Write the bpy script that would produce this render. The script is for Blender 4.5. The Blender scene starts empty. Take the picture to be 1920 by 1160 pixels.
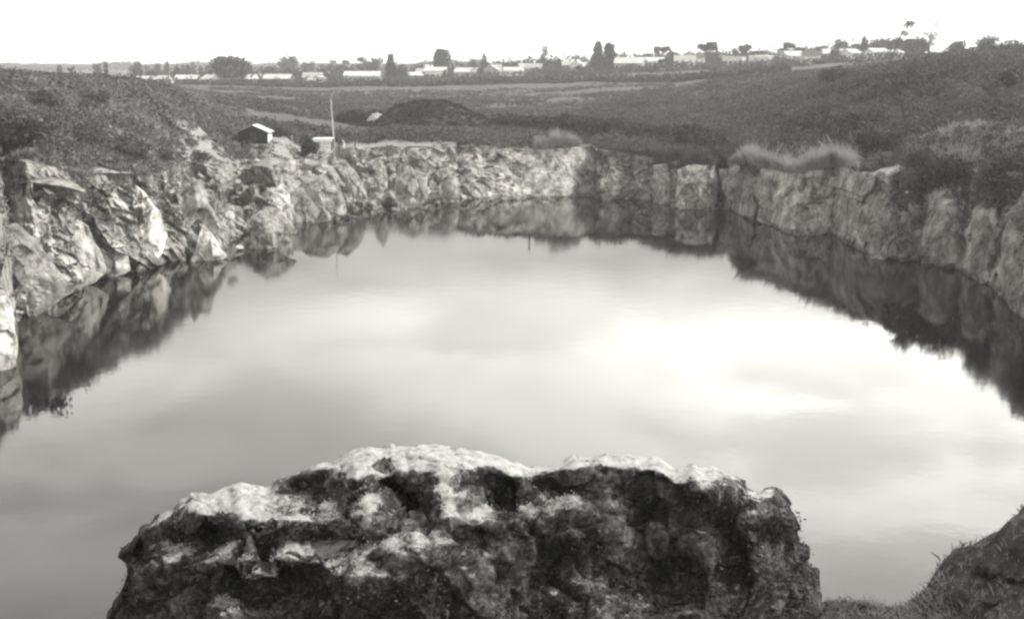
import bpy, math
import numpy as np
from mathutils import Vector, noise as mnoise

rng = np.random.default_rng(7)
D = bpy.data
scene = bpy.context.scene
col = scene.collection
R = math.radians

# ------------------------------------------------------------------ camera geometry
H = 18.0
F = 2059.0
PITCH = R(12.73)
CP, SP = math.cos(PITCH), math.sin(PITCH)

def ray(px, py):
    a, b = px - 960.0, 580.0 - py
    return np.array([a, F * CP + b * SP, -F * SP + b * CP])

def at_z(px, py, z):
    d = ray(px, py)
    k = (z - H) / d[2]
    return np.array([d[0] * k, d[1] * k, z])

def at_r(px, py, r):
    d = ray(px, py)
    k = r / math.hypot(d[0], d[1])
    return np.array([d[0] * k, d[1] * k, H + d[2] * k])

def phi_of(px, py):
    d = ray(px, py)
    return math.atan2(d[0], d[1])

# ------------------------------------------------------------------ numpy noise
def _h(ix, iy, iz, s):
    n = (ix.astype(np.int64) * 374761393 + iy.astype(np.int64) * 668265263 + iz.astype(np.int64) * 2147483647 + s * 974634653) & 0xFFFFFFFF
    n = ((n ^ (n >> 13)) * 1274126177) & 0xFFFFFFFF
    n = ((n ^ (n >> 16)) * 2246822519) & 0xFFFFFFFF
    n = n ^ (n >> 15)
    return (n & 0xFFFFFF) / float(0xFFFFFF)

def vnoise(p, s=0):
    i = np.floor(p).astype(np.int64); f = p - i
    f = f * f * f * (f * (f * 6 - 15) + 10)
    x, y, z = i[:, 0], i[:, 1], i[:, 2]
    fx, fy, fz = f[:, 0], f[:, 1], f[:, 2]
    def L(a, b, t): return a + (b - a) * t
    c = [[[_h(x + a, y + b, z + d, s) for d in (0, 1)] for b in (0, 1)] for a in (0, 1)]
    r = L(L(L(c[0][0][0], c[1][0][0], fx), L(c[0][1][0], c[1][1][0], fx), fy),
          L(L(c[0][0][1], c[1][0][1], fx), L(c[0][1][1], c[1][1][1], fx), fy), fz)
    return r * 2 - 1

def fbm(p, o=4, s=0, g=0.5):
    r = np.zeros(len(p)); a = 1.0; t = 0
    for k in range(o):
        r += a * vnoise(p * (2.03 ** k) + 17.3 * k, s + k); t += a; a *= g
    return r / t * 1.6

def voro(p, s=0):
    """F1, F2, three random numbers of the nearest cell, offset from its centre"""
    i = np.floor(p).astype(np.int64); n = len(p)
    f1 = np.full(n, 9.0); f2 = np.full(n, 9.0)
    rnd = np.zeros((n, 3)); off = np.zeros((n, 3))
    for a in (-1, 0, 1):
        for b in (-1, 0, 1):
            for c in (-1, 0, 1):
                cx, cy, cz = i[:, 0] + a, i[:, 1] + b, i[:, 2] + c
                ctr = np.stack([cx + _h(cx, cy, cz, s), cy + _h(cx, cy, cz, s + 1), cz + _h(cx, cy, cz, s + 2)], 1)
                o = p - ctr
                d = np.sqrt((o ** 2).sum(1))
                m = d < f1
                f2 = np.where(m, f1, np.minimum(f2, d))
                f1 = np.where(m, d, f1)
                off[m] = o[m]
                r3 = np.stack([_h(cx, cy, cz, s + 3), _h(cx, cy, cz, s + 4), _h(cx, cy, cz, s + 5)], 1)
                rnd[m] = r3[m]
    return f1, f2, rnd * 2 - 1, off

def smooth(a, b, x):
    t = np.clip((x - a) / (b - a), 0, 1)
    return t * t * (3 - 2 * t)

def P3(*a):
    return np.stack([np.broadcast_to(np.asarray(v, float), np.broadcast(*a).shape) for v in a], -1).reshape(-1, 3)

# ------------------------------------------------------------------ mesh helpers
def make_mesh(name, v, faces_n, loops, mats, smooth_shade=False, attrs=None, mat_idx=None):
    me = D.meshes.new(name)
    v = np.asarray(v, np.float32)
    me.vertices.add(len(v)); me.vertices.foreach_set('co', v.ravel())
    nf = len(loops) // faces_n
    me.loops.add(len(loops)); me.loops.foreach_set('vertex_index', np.asarray(loops, np.int32).ravel())
    me.polygons.add(nf)
    me.polygons.foreach_set('loop_start', np.arange(0, nf * faces_n, faces_n, dtype=np.int32))
    me.polygons.foreach_set('loop_total', np.full(nf, faces_n, np.int32))
    me.polygons.foreach_set('use_smooth', np.full(nf, smooth_shade))
    if mat_idx is not None:
        me.polygons.foreach_set('material_index', np.asarray(mat_idx, np.int32))
    for k, a in (attrs or {}).items():
        at = me.attributes.new(k, 'FLOAT', 'POINT'); at.data.foreach_set('value', np.asarray(a, np.float32))
    for m in (mats if isinstance(mats, (list, tuple)) else [mats]):
        me.materials.append(m)
    me.update(); me.validate()
    return me

def link(name, me, loc=None, parent=None, rz=0.0):
    o = D.objects.new(name, me); col.objects.link(o)
    if loc is not None: o.location = [float(x) for x in loc]
    if rz: o.rotation_euler[2] = rz
    if parent is not None: o.parent = parent
    return o

def tag(o, label=None, cat=None, group=None, kind=None):
    if label: o['label'] = label
    if cat: o['category'] = cat
    if group: o['group'] = group
    if kind: o['kind'] = kind
    return o

def empty(name, loc, rz=0.0):
    return link(name, None, loc, None, rz)

def grid_loops(nr, nc):
    i = np.arange(nr - 1)[:, None] * nc + np.arange(nc - 1)[None, :]
    return np.stack([i, i + 1, i + nc + 1, i + nc], -1).reshape(-1)

class MB:
    """collects boxes, bars and polygons into one mesh (local coordinates)"""
    def __init__(s): s.v = []; s.f = []
    def poly(s, pts):
        n = len(s.v); s.v += [tuple(p) for p in pts]; s.f.append(list(range(n, n + len(pts)))); return s
    def box(s, x0, x1, y0, y1, z0, z1):
        n = len(s.v)
        s.v += [(x0, y0, z0), (x1, y0, z0), (x1, y1, z0), (x0, y1, z0), (x0, y0, z1), (x1, y0, z1), (x1, y1, z1), (x0, y1, z1)]
        s.f += [[n + i for i in q] for q in ((0, 3, 2, 1), (4, 5, 6, 7), (0, 1, 5, 4), (1, 2, 6, 5), (2, 3, 7, 6), (3, 0, 4, 7))]
        return s
    def prism(s, prof, y0, y1):
        """profile (x,z) counter-clockwise seen from -y, swept along y"""
        n = len(s.v); k = len(prof)
        s.v += [(x, y0, z) for x, z in prof] + [(x, y1, z) for x, z in prof]
        s.f.append([n + i for i in range(k)]); s.f.append([n + k + i for i in range(k - 1, -1, -1)])
        for i in range(k):
            j = (i + 1) % k
            s.f.append([n + j, n + i, n + k + i, n + k + j])
        return s
    def tube(s, pts, rad, seg=7):
        pts = [Vector(p) for p in pts]; n = len(s.v)
        rad = rad if isinstance(rad, (list, tuple)) else [rad] * len(pts)
        for i, p in enumerate(pts):
            t = (pts[min(i + 1, len(pts) - 1)] - pts[max(i - 1, 0)]).normalized()
            a = t.cross(Vector((0.3, 1, 0.1))).normalized(); b = t.cross(a)
            for k in range(seg):
                an = 2 * math.pi * k / seg
                s.v.append(tuple(p + (a * math.cos(an) + b * math.sin(an)) * rad[i]))
        for i in range(len(pts) - 1):
            for k in range(seg):
                k2 = (k + 1) % seg
                s.f.append([n + i * seg + k, n + i * seg + k2, n + (i + 1) * seg + k2, n + (i + 1) * seg + k])
        s.f.append([n + k for k in range(seg)][::-1]); s.f.append([n + (len(pts) - 1) * seg + k for k in range(seg)])
        return s
    def build(s, name, m, parent=None, loc=None, rz=0.0, sm=False):
        me = D.meshes.new(name); me.from_pydata(s.v, [], s.f); me.materials.append(m)
        if sm: me.polygons.foreach_set('use_smooth', [True] * len(me.polygons))
        me.update()
        return link(name, me, loc, parent, rz)

# ------------------------------------------------------------------ materials (a grey, faintly warm palette: the print is black and white)
TINT = (1.0, 0.985, 0.955)
def g(v): return (v * TINT[0], v * TINT[1], v * TINT[2], 1)

def ramp_node(nt, stops):
    n = nt.nodes.new('ShaderNodeValToRGB'); cr = n.color_ramp
    while len(cr.elements) > 1: cr.elements.remove(cr.elements[-1])
    cr.elements[0].position = stops[0][0]; cr.elements[0].color = g(stops[0][1])
    for p, v in stops[1:]:
        e = cr.elements.new(p); e.color = g(v)
    return n

def noise_node(nt, vec, scale, detail=5, rough=0.6, dist=0.0):
    n = nt.nodes.new('ShaderNodeTexNoise')
    n.inputs['Scale'].default_value = scale; n.inputs['Detail'].default_value = detail
    n.inputs['Roughness'].default_value = rough; n.inputs['Distortion'].default_value = dist
    if vec is not None: nt.links.new(vec, n.inputs['Vector'])
    return n

def base_mat(name, rough=0.9):
    m = D.materials.new(name); m.use_nodes = True
    nt = m.node_tree; b = nt.nodes['Principled BSDF']
    b.inputs['Roughness'].default_value = rough
    b.inputs['Specular IOR Level'].default_value = 0.15
    return m, nt, b

def mulnode(nt, a, b, op='MULTIPLY'):
    n = nt.nodes.new('ShaderNodeMath'); n.operation = op
    for i, x in enumerate((a, b)):
        if isinstance(x, (int, float)): n.inputs[i].default_value = x
        else: nt.links.new(x, n.inputs[i])
    return n.outputs[0]

def mixcol(nt, fac, a, b):
    n = nt.nodes.new('ShaderNodeMix'); n.data_type = 'RGBA'
    if isinstance(fac, (int, float)): n.inputs[0].default_value = fac
    else: nt.links.new(fac, n.inputs[0])
    for i, x in ((6, a), (7, b)):
        if isinstance(x, tuple): n.inputs[i].default_value = x
        else: nt.links.new(x, n.inputs[i])
    return n.outputs[2]

def noisy(name, lo, hi, scale, rough=0.9, bump=0.0, detail=5, bscale=None, two=None):
    """plain material: grey between lo and hi by noise, optional bump and a larger blotch layer"""
    m, nt, b = base_mat(name, rough)
    tc = nt.nodes.new('ShaderNodeTexCoord').outputs['Object']
    n = noise_node(nt, tc, scale, detail)
    r = ramp_node(nt, [(0.3, lo), (0.7, hi)]); nt.links.new(n.outputs['Fac'], r.inputs[0])
    c = r.outputs[0]
    if two:
        n2 = noise_node(nt, tc, two[0], 3)
        r2 = ramp_node(nt, [(0.42, 0), (0.6, 1)]); nt.links.new(n2.outputs['Fac'], r2.inputs[0])
        c = mixcol(nt, r2.outputs[0], c, g(two[1]))
    nt.links.new(c, b.inputs['Base Color'])
    if bump:
        n3 = noise_node(nt, tc, bscale or scale * 3, 6)
        bp = nt.nodes.new('ShaderNodeBump'); bp.inputs['Strength'].default_value = bump; bp.inputs['Distance'].default_value = 0.3
        nt.links.new(n3.outputs['Fac'], bp.inputs['Height']); nt.links.new(bp.outputs[0], b.inputs['Normal'])
    return m

def leaf_mat(name, lo, hi, scale=0.7, trans=0.25, det=3):
    """foliage: every leaf face gets its own grey (random per island), clumps vary by noise"""
    m, nt, b = base_mat(name, 0.75)
    tc = nt.nodes.new('ShaderNodeTexCoord').outputs['Object']
    n = noise_node(nt, tc, scale, det, .7)
    geo = nt.nodes.new('ShaderNodeNewGeometry')
    s = mulnode(nt, mulnode(nt, n.outputs['Fac'], 0.75), mulnode(nt, geo.outputs['Random Per Island'], 0.25), 'ADD')
    r = ramp_node(nt, [(0.3, lo), (0.68, hi)]); nt.links.new(s, r.inputs[0])
    nt.links.new(r.outputs[0], b.inputs['Base Color'])
    tr = nt.nodes.new('ShaderNodeBsdfTranslucent'); nt.links.new(r.outputs[0], tr.inputs['Color'])
    mx = nt.nodes.new('ShaderNodeMixShader'); mx.inputs[0].default_value = trans
    out = nt.nodes['Material Output']
    nt.links.new(b.outputs[0], mx.inputs[1]); nt.links.new(tr.outputs[0], mx.inputs[2]); nt.links.new(mx.outputs[0], out.inputs['Surface'])
    return m

def rock_mat(name, lo, mid, hi, bump=0.5, attr=None, scale=1.0):
    m, nt, b = base_mat(name, 0.92)
    tc = nt.nodes.new('ShaderNodeTexCoord').outputs['Object']
    n = noise_node(nt, tc, 0.55 * scale, 8, 0.68, 0.4)
    r = ramp_node(nt, [(0.33, lo), (0.48, mid), (0.62, hi)]); nt.links.new(n.outputs['Fac'], r.inputs[0])
    # dark weathering streaks running down the face
    mp = nt.nodes.new('ShaderNodeMapping'); mp.inputs['Scale'].default_value = (1.4, 1.4, 0.42); nt.links.new(tc, mp.inputs[0])
    n2 = noise_node(nt, mp.outputs[0], 0.8 * scale, 5, 0.7)
    r2 = ramp_node(nt, [(0.38, 0.36), (0.54, 1.0)]); nt.links.new(n2.outputs['Fac'], r2.inputs[0])
    mm = nt.nodes.new('ShaderNodeMix'); mm.data_type = 'RGBA'; mm.blend_type = 'MULTIPLY'; mm.inputs[0].default_value = 1
    nt.links.new(r.outputs[0], mm.inputs[6]); nt.links.new(r2.outputs[0], mm.inputs[7])
    c = mm.outputs[2]
    # small dark plant specks
    n4 = noise_node(nt, tc, 2.6 * scale, 4, 0.6)
    r4 = ramp_node(nt, [(0.58, 0), (0.66, 1)]); nt.links.new(n4.outputs['Fac'], r4.inputs[0])
    c = mixcol(nt, mulnode(nt, r4.outputs[0], 0.7), c, g(lo * 0.5))
    if attr:
        a = nt.nodes.new('ShaderNodeAttribute'); a.attribute_name = attr
        m2 = nt.nodes.new('ShaderNodeMix'); m2.data_type = 'RGBA'; m2.blend_type = 'MULTIPLY'; m2.inputs[0].default_value = 1
        nt.links.new(c, m2.inputs[6]); nt.links.new(a.outputs['Fac'], m2.inputs[7]); c = m2.outputs[2]
    nt.links.new(c, b.inputs['Base Color'])
    n3 = noise_node(nt, tc, 3.0 * scale, 9, 0.7)
    bp = nt.nodes.new('ShaderNodeBump'); bp.inputs['Strength'].default_value = bump; bp.inputs['Distance'].default_value = 0.35
    nt.links.new(n3.outputs['Fac'], bp.inputs['Height']); nt.links.new(bp.outputs[0], b.inputs['Normal'])
    return m

M = {}
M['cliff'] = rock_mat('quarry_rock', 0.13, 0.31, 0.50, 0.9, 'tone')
M['rock'] = rock_mat('boulder_rock', 0.15, 0.31, 0.47, 0.8)
M['pale_rock'] = rock_mat('pale_rock', 0.32, 0.46, 0.58, 0.6)
M['bank_rock'] = rock_mat('bank_rock', 0.04, 0.09, 0.18, 0.9, None, 7.0)
M['white_rock'] = rock_mat('white_rock', 0.62, 0.74, 0.82, 0.35)
M['grey_rock'] = rock_mat('grey_rock', 0.12, 0.30, 0.48, 0.8)
M['leaf_dark'] = leaf_mat('dark_leaves', 0.022, 0.06)
M['leaf_mid'] = leaf_mat('mid_leaves', 0.045, 0.105)
M['leaf_pale'] = leaf_mat('pale_leaves', 0.09, 0.19)
M['leaf_far'] = leaf_mat('far_leaves', 0.025, 0.06, 0.2)
M['scrub'] = leaf_mat('scrub_leaves', 0.024, 0.15, 0.07, .25, 6)
M['scrub_light'] = leaf_mat('dry_scrub_leaves', 0.05, 0.24, 0.08, .25, 6)
M['straw'] = leaf_mat('straw_grass', 0.22, 0.42, 0.5, 0.4)
M['straw_white'] = leaf_mat('bleached_grass', 0.45, 0.75, 2.0, 0.3)
M['reed'] = leaf_mat('dull_reeds', 0.07, 0.17, 0.4, 0.3)
M['bark'] = noisy('bark', 0.05, 0.12, 4)
M['wood_pale'] = noisy('weathered_pole_wood', 0.42, 0.6, 6)
M['wood_dark'] = noisy('dark_timber', 0.025, 0.06, 6)
M['sheet_dark'] = noisy('dark_boarding', 0.016, 0.035, 5)
M['sheet_white'] = noisy('white_sheet_metal', 0.62, 0.8, 1.2, 0.6)
M['hut_roof'] = noisy('dull_hut_roof', 0.38, 0.6, 1.5, 0.7)
M['sheet_grey'] = noisy('grey_sheet', 0.38, 0.5, 1.5, 0.7)
M['wall_white'] = noisy('whitewash', 0.5, 0.7, 0.6)
M['wall_grey'] = noisy('grey_render', 0.28, 0.38, 0.6)
M['wall_dark'] = noisy('dark_brick', 0.10, 0.16, 0.8)
M['roof_white'] = noisy('bright_iron_roof', 0.42, 0.62, 0.4, 0.6)
M['roof_grey'] = noisy('grey_iron_roof', 0.3, 0.42, 0.4, 0.7)
M['roof_dark'] = noisy('dark_tile_roof', 0.06, 0.11, 0.8)
M['glass'] = noisy('window_glass', 0.02, 0.04, 3, 0.2)
M['door'] = noisy('door_paint', 0.05, 0.08, 3, 0.6)

# ------------------------------------------------------------------ shoreline and rim of the pit, as bearing -> range
shore_px = [(0, 700), (22, 680), (34, 615), (75, 588), (110, 562), (180, 526), (245, 510), (270, 508), (320, 493), (365, 492), (420, 485),
            (445, 470), (475, 466), (515, 466), (545, 446), (560, 429), (590, 418), (640, 410), (700, 402), (740, 396), (790, 388),
            (860, 380), (930, 376), (1000, 373), (1050, 371), (1108, 368), (1118, 374), (1180, 373), (1215, 378), (1260, 386), (1330, 396),
            (1352, 388), (1380, 400), (1410, 415), (1440, 421), (1470, 435), (1490, 441), (1560, 440), (1600, 464), (1640, 480), (1690, 488),
            (1740, 491), (1765, 502), (1810, 511), (1840, 530), (1870, 547), (1900, 577), (1918, 602)]
sp = [at_z(x, y, 0.0) for x, y in shore_px]
S_phi = [math.atan2(p[0], p[1]) for p in sp]; S_r = [math.hypot(p[0], p[1]) for p in sp]
S_phi = [R(a) for a in (-105, -80, -60, -45, -33)] + S_phi + [R(a) for a in (31, 45, 60, 80, 105)]
S_r = [21, 25, 31, 40, 53] + S_r + [64, 43, 33, 26, 21]
o_ = np.argsort(S_phi); S_phi = np.array(S_phi)[o_]; S_r = np.array(S_r)[o_]
def r_shore(phi): return np.interp(phi, S_phi, S_r)

rim_px = [(0, 302, 23), (50, 306, 12), (120, 312, 6.5), (180, 330, 5), (240, 330, 5), (275, 325, 7), (300, 318, 13), (350, 305, 24), (400, 306, 27), (450, 318, 28),
          (500, 315, 28), (540, 306, 28), (600, 290, 30), (650, 278, 31), (700, 275, 28), (760, 275, 24), (860, 275, 16), (930, 275, 11),
          (1000, 279, 8), (1050, 278, 6), (1108, 274, 5.5), (1124, 286, 6), (1200, 290, 6), (1260, 302, 5), (1340, 306, 6), (1380, 311, 4),
          (1430, 313, 4), (1560, 316, 4), (1690, 319, 5), (1740, 326, 6), (1800, 332, 6), (1850, 336, 7), (1920, 335, 9)]
Q_phi, Q_set, Q_z = [], [], []
for x, y, s in rim_px:
    ph = phi_of(x, y); p = at_r(x, y, float(r_shore(ph)) + s)
    Q_phi.append(ph); Q_set.append(s); Q_z.append(p[2])
Q_phi = np.array([R(-105), R(-60), R(-35)] + Q_phi + [R(35), R(60), R(105)])
Q_set = np.array([5, 6, 8] + Q_set + [8, 6, 5]); Q_z = np.array([11.5, 12.5, 12.5] + Q_z + [10.5, 11.5, 11.5])
JP = np.arange(R(-106), R(106), R(.05)); _a = JP * 105.0
J_r = fbm(P3(_a / 3.2, 0 * _a, 0 * _a), 4, 501) * .7 * (1 - np.exp(-((JP - .045) / .03) ** 2)); J_z = fbm(P3(_a / 2.2, 0 * _a + 9, 0 * _a), 4, 503) * .28 * (1 - .8 * np.exp(-((JP - .045) / .03) ** 2))
def r_rim(phi): return r_shore(phi) + np.interp(phi, Q_phi, Q_set) + np.interp(phi, JP, J_r)
def z_rim(phi): return np.interp(phi, Q_phi, Q_z) + np.interp(phi, JP, J_z)

def phis():
    a = np.arange(R(-27), R(27), R(0.055))
    return np.concatenate([np.arange(R(-105), R(-27), R(0.6)), a, np.arange(R(27), R(105), R(0.6))])
PH = phis(); NC = len(PH)
def pxphi(x, y=350): return phi_of(x, y)

# ------------------------------------------------------------------ the ground beyond the rim
COLS = [0, 250, 330, 400, 600, 800, 1000, 1200, 1400, 1600, 1700, 1800, 1920, 2000]
ROWS = {100: [250, 290, 310, 330, 335, 335, 330, 330, 332, 338, 322, 285, 262, 255],
        110: [200, 270, 300, 325, 330, 330, 320, 320, 330, 325, 296, 256, 243, 240],
        120: [178, 240, 275, 315, 318, 318, 310, 312, 322, 312, 286, 244, 236, 234],
        132: [150, 190, 225, 292, 296, 298, 296, 298, 304, 285, 268, 238, 226, 222],
        145: [137, 158, 190, 272, 277, 281, 281, 283, 286, 245, 222, 190, 170, 162],
        160: [139, 154, 178, 246, 255, 266, 266, 268, 262, 200, 168, 145, 125, 120],
        180: [146, 155, 170, 214, 236, 246, 246, 248, 225, 155, 128, 110, 98, 96],
        220: [150, 158, 167, 186, 213, 220, 220, 213, 180, 128, 113, 103, 96, 95],
        270: [152, 160, 166, 174, 191, 196, 193, 183, 152, 124, 112, 104, 97, 96],
        350: [154, 161, 164, 166, 172, 171, 167, 157, 142, 122, 112, 104, 97, 96],
        500: [153, 157, 158, 158, 157, 150, 140, 128, 125, 112, 105, 100, 93, 93],
        700: [148, 150, 150, 150, 146, 140, 131, 122, 118, 108, 102, 98, 92, 92],
        1200: [136, 136, 136, 136, 134, 130, 126, 120, 117, 112, 109, 106, 104, 104],
        2600: [119, 119, 119, 119, 119, 119, 119, 119, 118, 118, 118, 117, 117, 117]}
C_phi = np.array([pxphi(x, 150) for x in COLS])
R_rows = np.array(sorted(ROWS), float)
Z_tab = np.array([[at_r(x, y, r)[2] for x, y in zip(COLS, ROWS[int(r)])] for r in R_rows])
def table_z(phi, r):
    ci = np.clip(np.searchsorted(C_phi, phi) - 1, 0, len(C_phi) - 2)
    tc = np.clip((phi - C_phi[ci]) / (C_phi[ci + 1] - C_phi[ci]), 0, 1)
    ri = np.clip(np.searchsorted(R_rows, r) - 1, 0, len(R_rows) - 2)
    tr = np.clip((r - R_rows[ri]) / (R_rows[ri + 1] - R_rows[ri]), 0, 1)
    a = Z_tab[ri, ci] * (1 - tc) + Z_tab[ri, ci + 1] * tc
    b = Z_tab[ri + 1, ci] * (1 - tc) + Z_tab[ri + 1, ci + 1] * tc
    return a * (1 - tr) + b * tr

NR = 300
ss = np.linspace(0, 1, NR)
RR = r_rim(PH)[None, :] * (2600.0 / r_rim(PH)[None, :]) ** ss[:, None]
PP = np.broadcast_to(PH[None, :], RR.shape)
ZT = table_z(PP.ravel(), RR.ravel()).reshape(RR.shape)
def blur(a, k, ax):
    ker = np.hanning(2 * k + 3)[1:-1]; ker /= ker.sum()
    pad = [(0, 0), (0, 0)]; pad[ax] = (k, k)
    b = np.pad(a, pad, mode='edge')
    return np.apply_along_axis(lambda v: np.convolve(v, ker, 'valid'), ax, b)
ZT = blur(blur(ZT, 7, 0), 20, 1)
w = smooth(0, 1, (RR - r_rim(PH)[None, :]) / 16.0)
ZG = z_rim(PH)[None, :] * (1 - w) + ZT * w
XG, YG = RR * np.sin(PP), RR * np.cos(PP)
pn = P3(XG, YG, 0 * XG)
near_w = np.clip((RR - r_rim(PH)[None, :]) / 4.0, 0, 1)
ZG = ZG + near_w * (fbm(pn / 14.0, 4, 3).reshape(RR.shape) * 0.45 + fbm(pn / 2.5, 3, 5).reshape(RR.shape) * 0.10) * np.clip(1.5 - RR / 700, 0.3, 1)

def ground_z(x, y):
    x = np.asarray(x, float); y = np.asarray(y, float)
    ph = np.arctan2(x, y); r = np.hypot(x, y)
    fc = np.interp(ph, PH, np.arange(NC)); c0 = np.clip(fc.astype(int), 0, NC - 2); tc = fc - c0
    rr = r_rim(ph); s = np.log(np.maximum(r, rr) / rr) / np.log(2600.0 / rr) * (NR - 1)
    r0 = np.clip(s.astype(int), 0, NR - 2); tr = np.clip(s - r0, 0, 1)
    return (ZG[r0, c0] * (1 - tc) + ZG[r0, c0 + 1] * tc) * (1 - tr) + (ZG[r0 + 1, c0] * (1 - tc) + ZG[r0 + 1, c0 + 1] * tc) * tr

def gpt(px, r, py=200):
    """a point on the ground on the bearing of pixel column px at range r"""
    ph = phi_of(px, py); r = max(r, float(r_rim(ph)) + .9); x, y = r * math.sin(ph), r * math.cos(ph)
    return np.array([x, y, float(ground_z(x, y))])

def bump2(xg, yg, cx, cy, rx, ry, rot=0.0):
    dx, dy = xg - cx, yg - cy
    c, s = math.cos(rot), math.sin(rot)
    u, v = (dx * c + dy * s) / rx, (-dx * s + dy * c) / ry
    return np.exp(-(u * u + v * v))

# bare pale soil: the working floor round the hut, the track, the spoil ledge above the far face
dirt = np.zeros_like(RR)
for px, r, rx, ry, a in ((560, 142, 9, 12, 1.1), (500, 136, 9, 9, .7), (610, 150, 7, 7, 1.0), (690, 158, 9, 2.2, 1.0), (740, 156, 6, 1.6, .9), (430, 150, 6, 4, .6), (425, 135, 7, 14, .75), (390, 122, 6, 8, .6), (650, 152, 7, 3, .8),
                         (720, 178, 3, 5, .8), (1500, 126.5, 8, 2.4, 1.1), (1590, 120, 7, 2.2, 1.1), (1660, 112, 6, 2, .9), (1250, 143, 10, 2.5, .45)):
    p = gpt(px, r); dirt = np.maximum(dirt, a * bump2(XG, YG, p[0], p[1], rx, ry, math.atan2(-p[0], p[1])))
dirt = np.maximum(dirt, .8 * smooth(.12, .5, fbm(pn / np.array([5.0, 2.2, 1]), 4, 19).reshape(RR.shape)) * (1 - smooth(R(-15), R(-10), PP)) * (1 - smooth(112, 128, RR)))
dirt = np.clip(dirt * 1.3 + fbm(pn / 3.0, 4, 9).reshape(RR.shape) * 0.25 - 0.12 + 0.65 * np.exp(-(RR - r_rim(PH)[None, :]) / 2.5), 0, 1)
dry = (1 - smooth(R(-15), R(-10.5), PP)) * (1 - smooth(150, 240, RR))
def dirt_at(x, y):
    ph = np.arctan2(x, y); r = np.hypot(x, y)
    c0 = np.clip(np.interp(ph, PH, np.arange(NC)).astype(int), 0, NC - 1)
    rr = r_rim(ph); s = np.log(np.maximum(r, rr) / rr) / np.log(2600.0 / rr) * (NR - 1)
    return dirt[np.clip(s.astype(int), 0, NR - 1), c0]

def ground_mat():
    m, nt, b = base_mat('ground_cover', 0.95)
    tc = nt.nodes.new('ShaderNodeTexCoord').outputs['Object']
    n = noise_node(nt, tc, 0.9, 7, 0.7)
    r = ramp_node(nt, [(0.32, 0.045), (0.68, 0.13)]); nt.links.new(n.outputs['Fac'], r.inputs[0])
    mp = nt.nodes.new('ShaderNodeMapping'); mp.inputs['Scale'].default_value = (0.006, 0.05, 0.0); nt.links.new(tc, mp.inputs[0])
    n2 = noise_node(nt, mp.outputs[0], 1.0, 5, 0.6)
    r2 = ramp_node(nt, [(0.4, 0), (0.62, 1)]); nt.links.new(n2.outputs['Fac'], r2.inputs[0])
    c = mixcol(nt, mulnode(nt, r2.outputs[0], 0.6), r.outputs[0], g(0.115))
    ad = nt.nodes.new('ShaderNodeAttribute'); ad.attribute_name = 'dry'
    rdry = ramp_node(nt, [(0.32, 0.08), (0.68, 0.20)]); nt.links.new(n.outputs['Fac'], rdry.inputs[0])
    c = mixcol(nt, ad.outputs['Fac'], c, rdry.outputs[0])
    nd = noise_node(nt, tc, 1.6, 8, 0.7)
    rd = ramp_node(nt, [(0.3, 0.12), (0.7, 0.38)]); nt.links.new(nd.outputs['Fac'], rd.inputs[0])
    a = nt.nodes.new('ShaderNodeAttribute'); a.attribute_name = 'dirt'
    ra = ramp_node(nt, [(0.2, 0), (0.6, 1)]); nt.links.new(a.outputs['Fac'], ra.inputs[0])
    c = mixcol(nt, ra.outputs[0], c, rd.outputs[0])
    nt.links.new(c, b.inputs['Base Color'])
    n3 = noise_node(nt, tc, 2.0, 8, 0.7)
    bp = nt.nodes.new('ShaderNodeBump'); bp.inputs['Strength'].default_value = 0.6; bp.inputs['Distance'].default_value = 0.3
    nt.links.new(n3.outputs['Fac'], bp.inputs['Height']); nt.links.new(bp.outputs[0], b.inputs['Normal'])
    return m
M['ground'] = ground_mat()
me = make_mesh('ground', P3(XG, YG, ZG), 4, grid_loops(NR, NC)[:], M['ground'], True, {'dirt': dirt.ravel(), 'dry': dry.ravel()})
me.flip_normals()
tag(link('ground', me), kind='structure')

# ------------------------------------------------------------------ quarry cliff
NV = 140
tt = np.linspace(0, 1, NV)
A = np.interp(PH, PH, np.concatenate([[0], np.cumsum(np.hypot(np.diff(r_shore(PH) * np.sin(PH)), np.diff(r_shore(PH) * np.cos(PH))))]))
A = PH * 105.0                                                   # coordinate along the face, metres
def ctrl(pairs): return np.interp(PH, [pxphi(x) for x, _ in pairs], [v for _, v in pairs])
amp = ctrl([(0, 1.1), (350, 1.1), (560, .95), (850, .8), (960, .6), (1010, .13), (1105, .12), (1120, .8), (1350, .9), (1440, .75), (1600, .75), (1680, .95), (1920, 1.1)])
roundy = ctrl([(0, 0), (1180, 0), (1260, .5), (1420, .2), (1680, .1), (1730, 1.0), (1920, 1.0)])
shear = ctrl([(0, .75), (500, .7), (900, .45), (1100, 0), (1920, -.1)])
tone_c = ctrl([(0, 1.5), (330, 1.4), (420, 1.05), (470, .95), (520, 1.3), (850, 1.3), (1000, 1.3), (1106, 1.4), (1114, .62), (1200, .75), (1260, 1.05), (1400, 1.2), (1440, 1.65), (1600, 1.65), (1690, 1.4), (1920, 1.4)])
zr = z_rim(PH)
T, AA = np.meshgrid(tt, A, indexing='ij')
Z0 = -1.6 + (zr[None, :] + 1.6) * T
gexp = ctrl([(0, 1.2), (250, 1.1), (420, 1.0), (560, .9), (700, 1.0), (1000, 1.0), (1900, 1.15)])
RC = r_shore(PH)[None, :] - 0.5 + (r_rim(PH) - r_shore(PH) + 0.5)[None, :] * T ** gexp[None, :]
SETB = (r_rim(PH) - r_shore(PH))
q = P3(AA + shear[None, :] * Z0, Z0 * 0.8, (RC - r_shore(PH)[None, :]) * .45)
wob = np.stack([fbm(q / 2.5, 3, 21), fbm(q / 2.5, 3, 22), 0 * q[:, 0]], 1)
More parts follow.
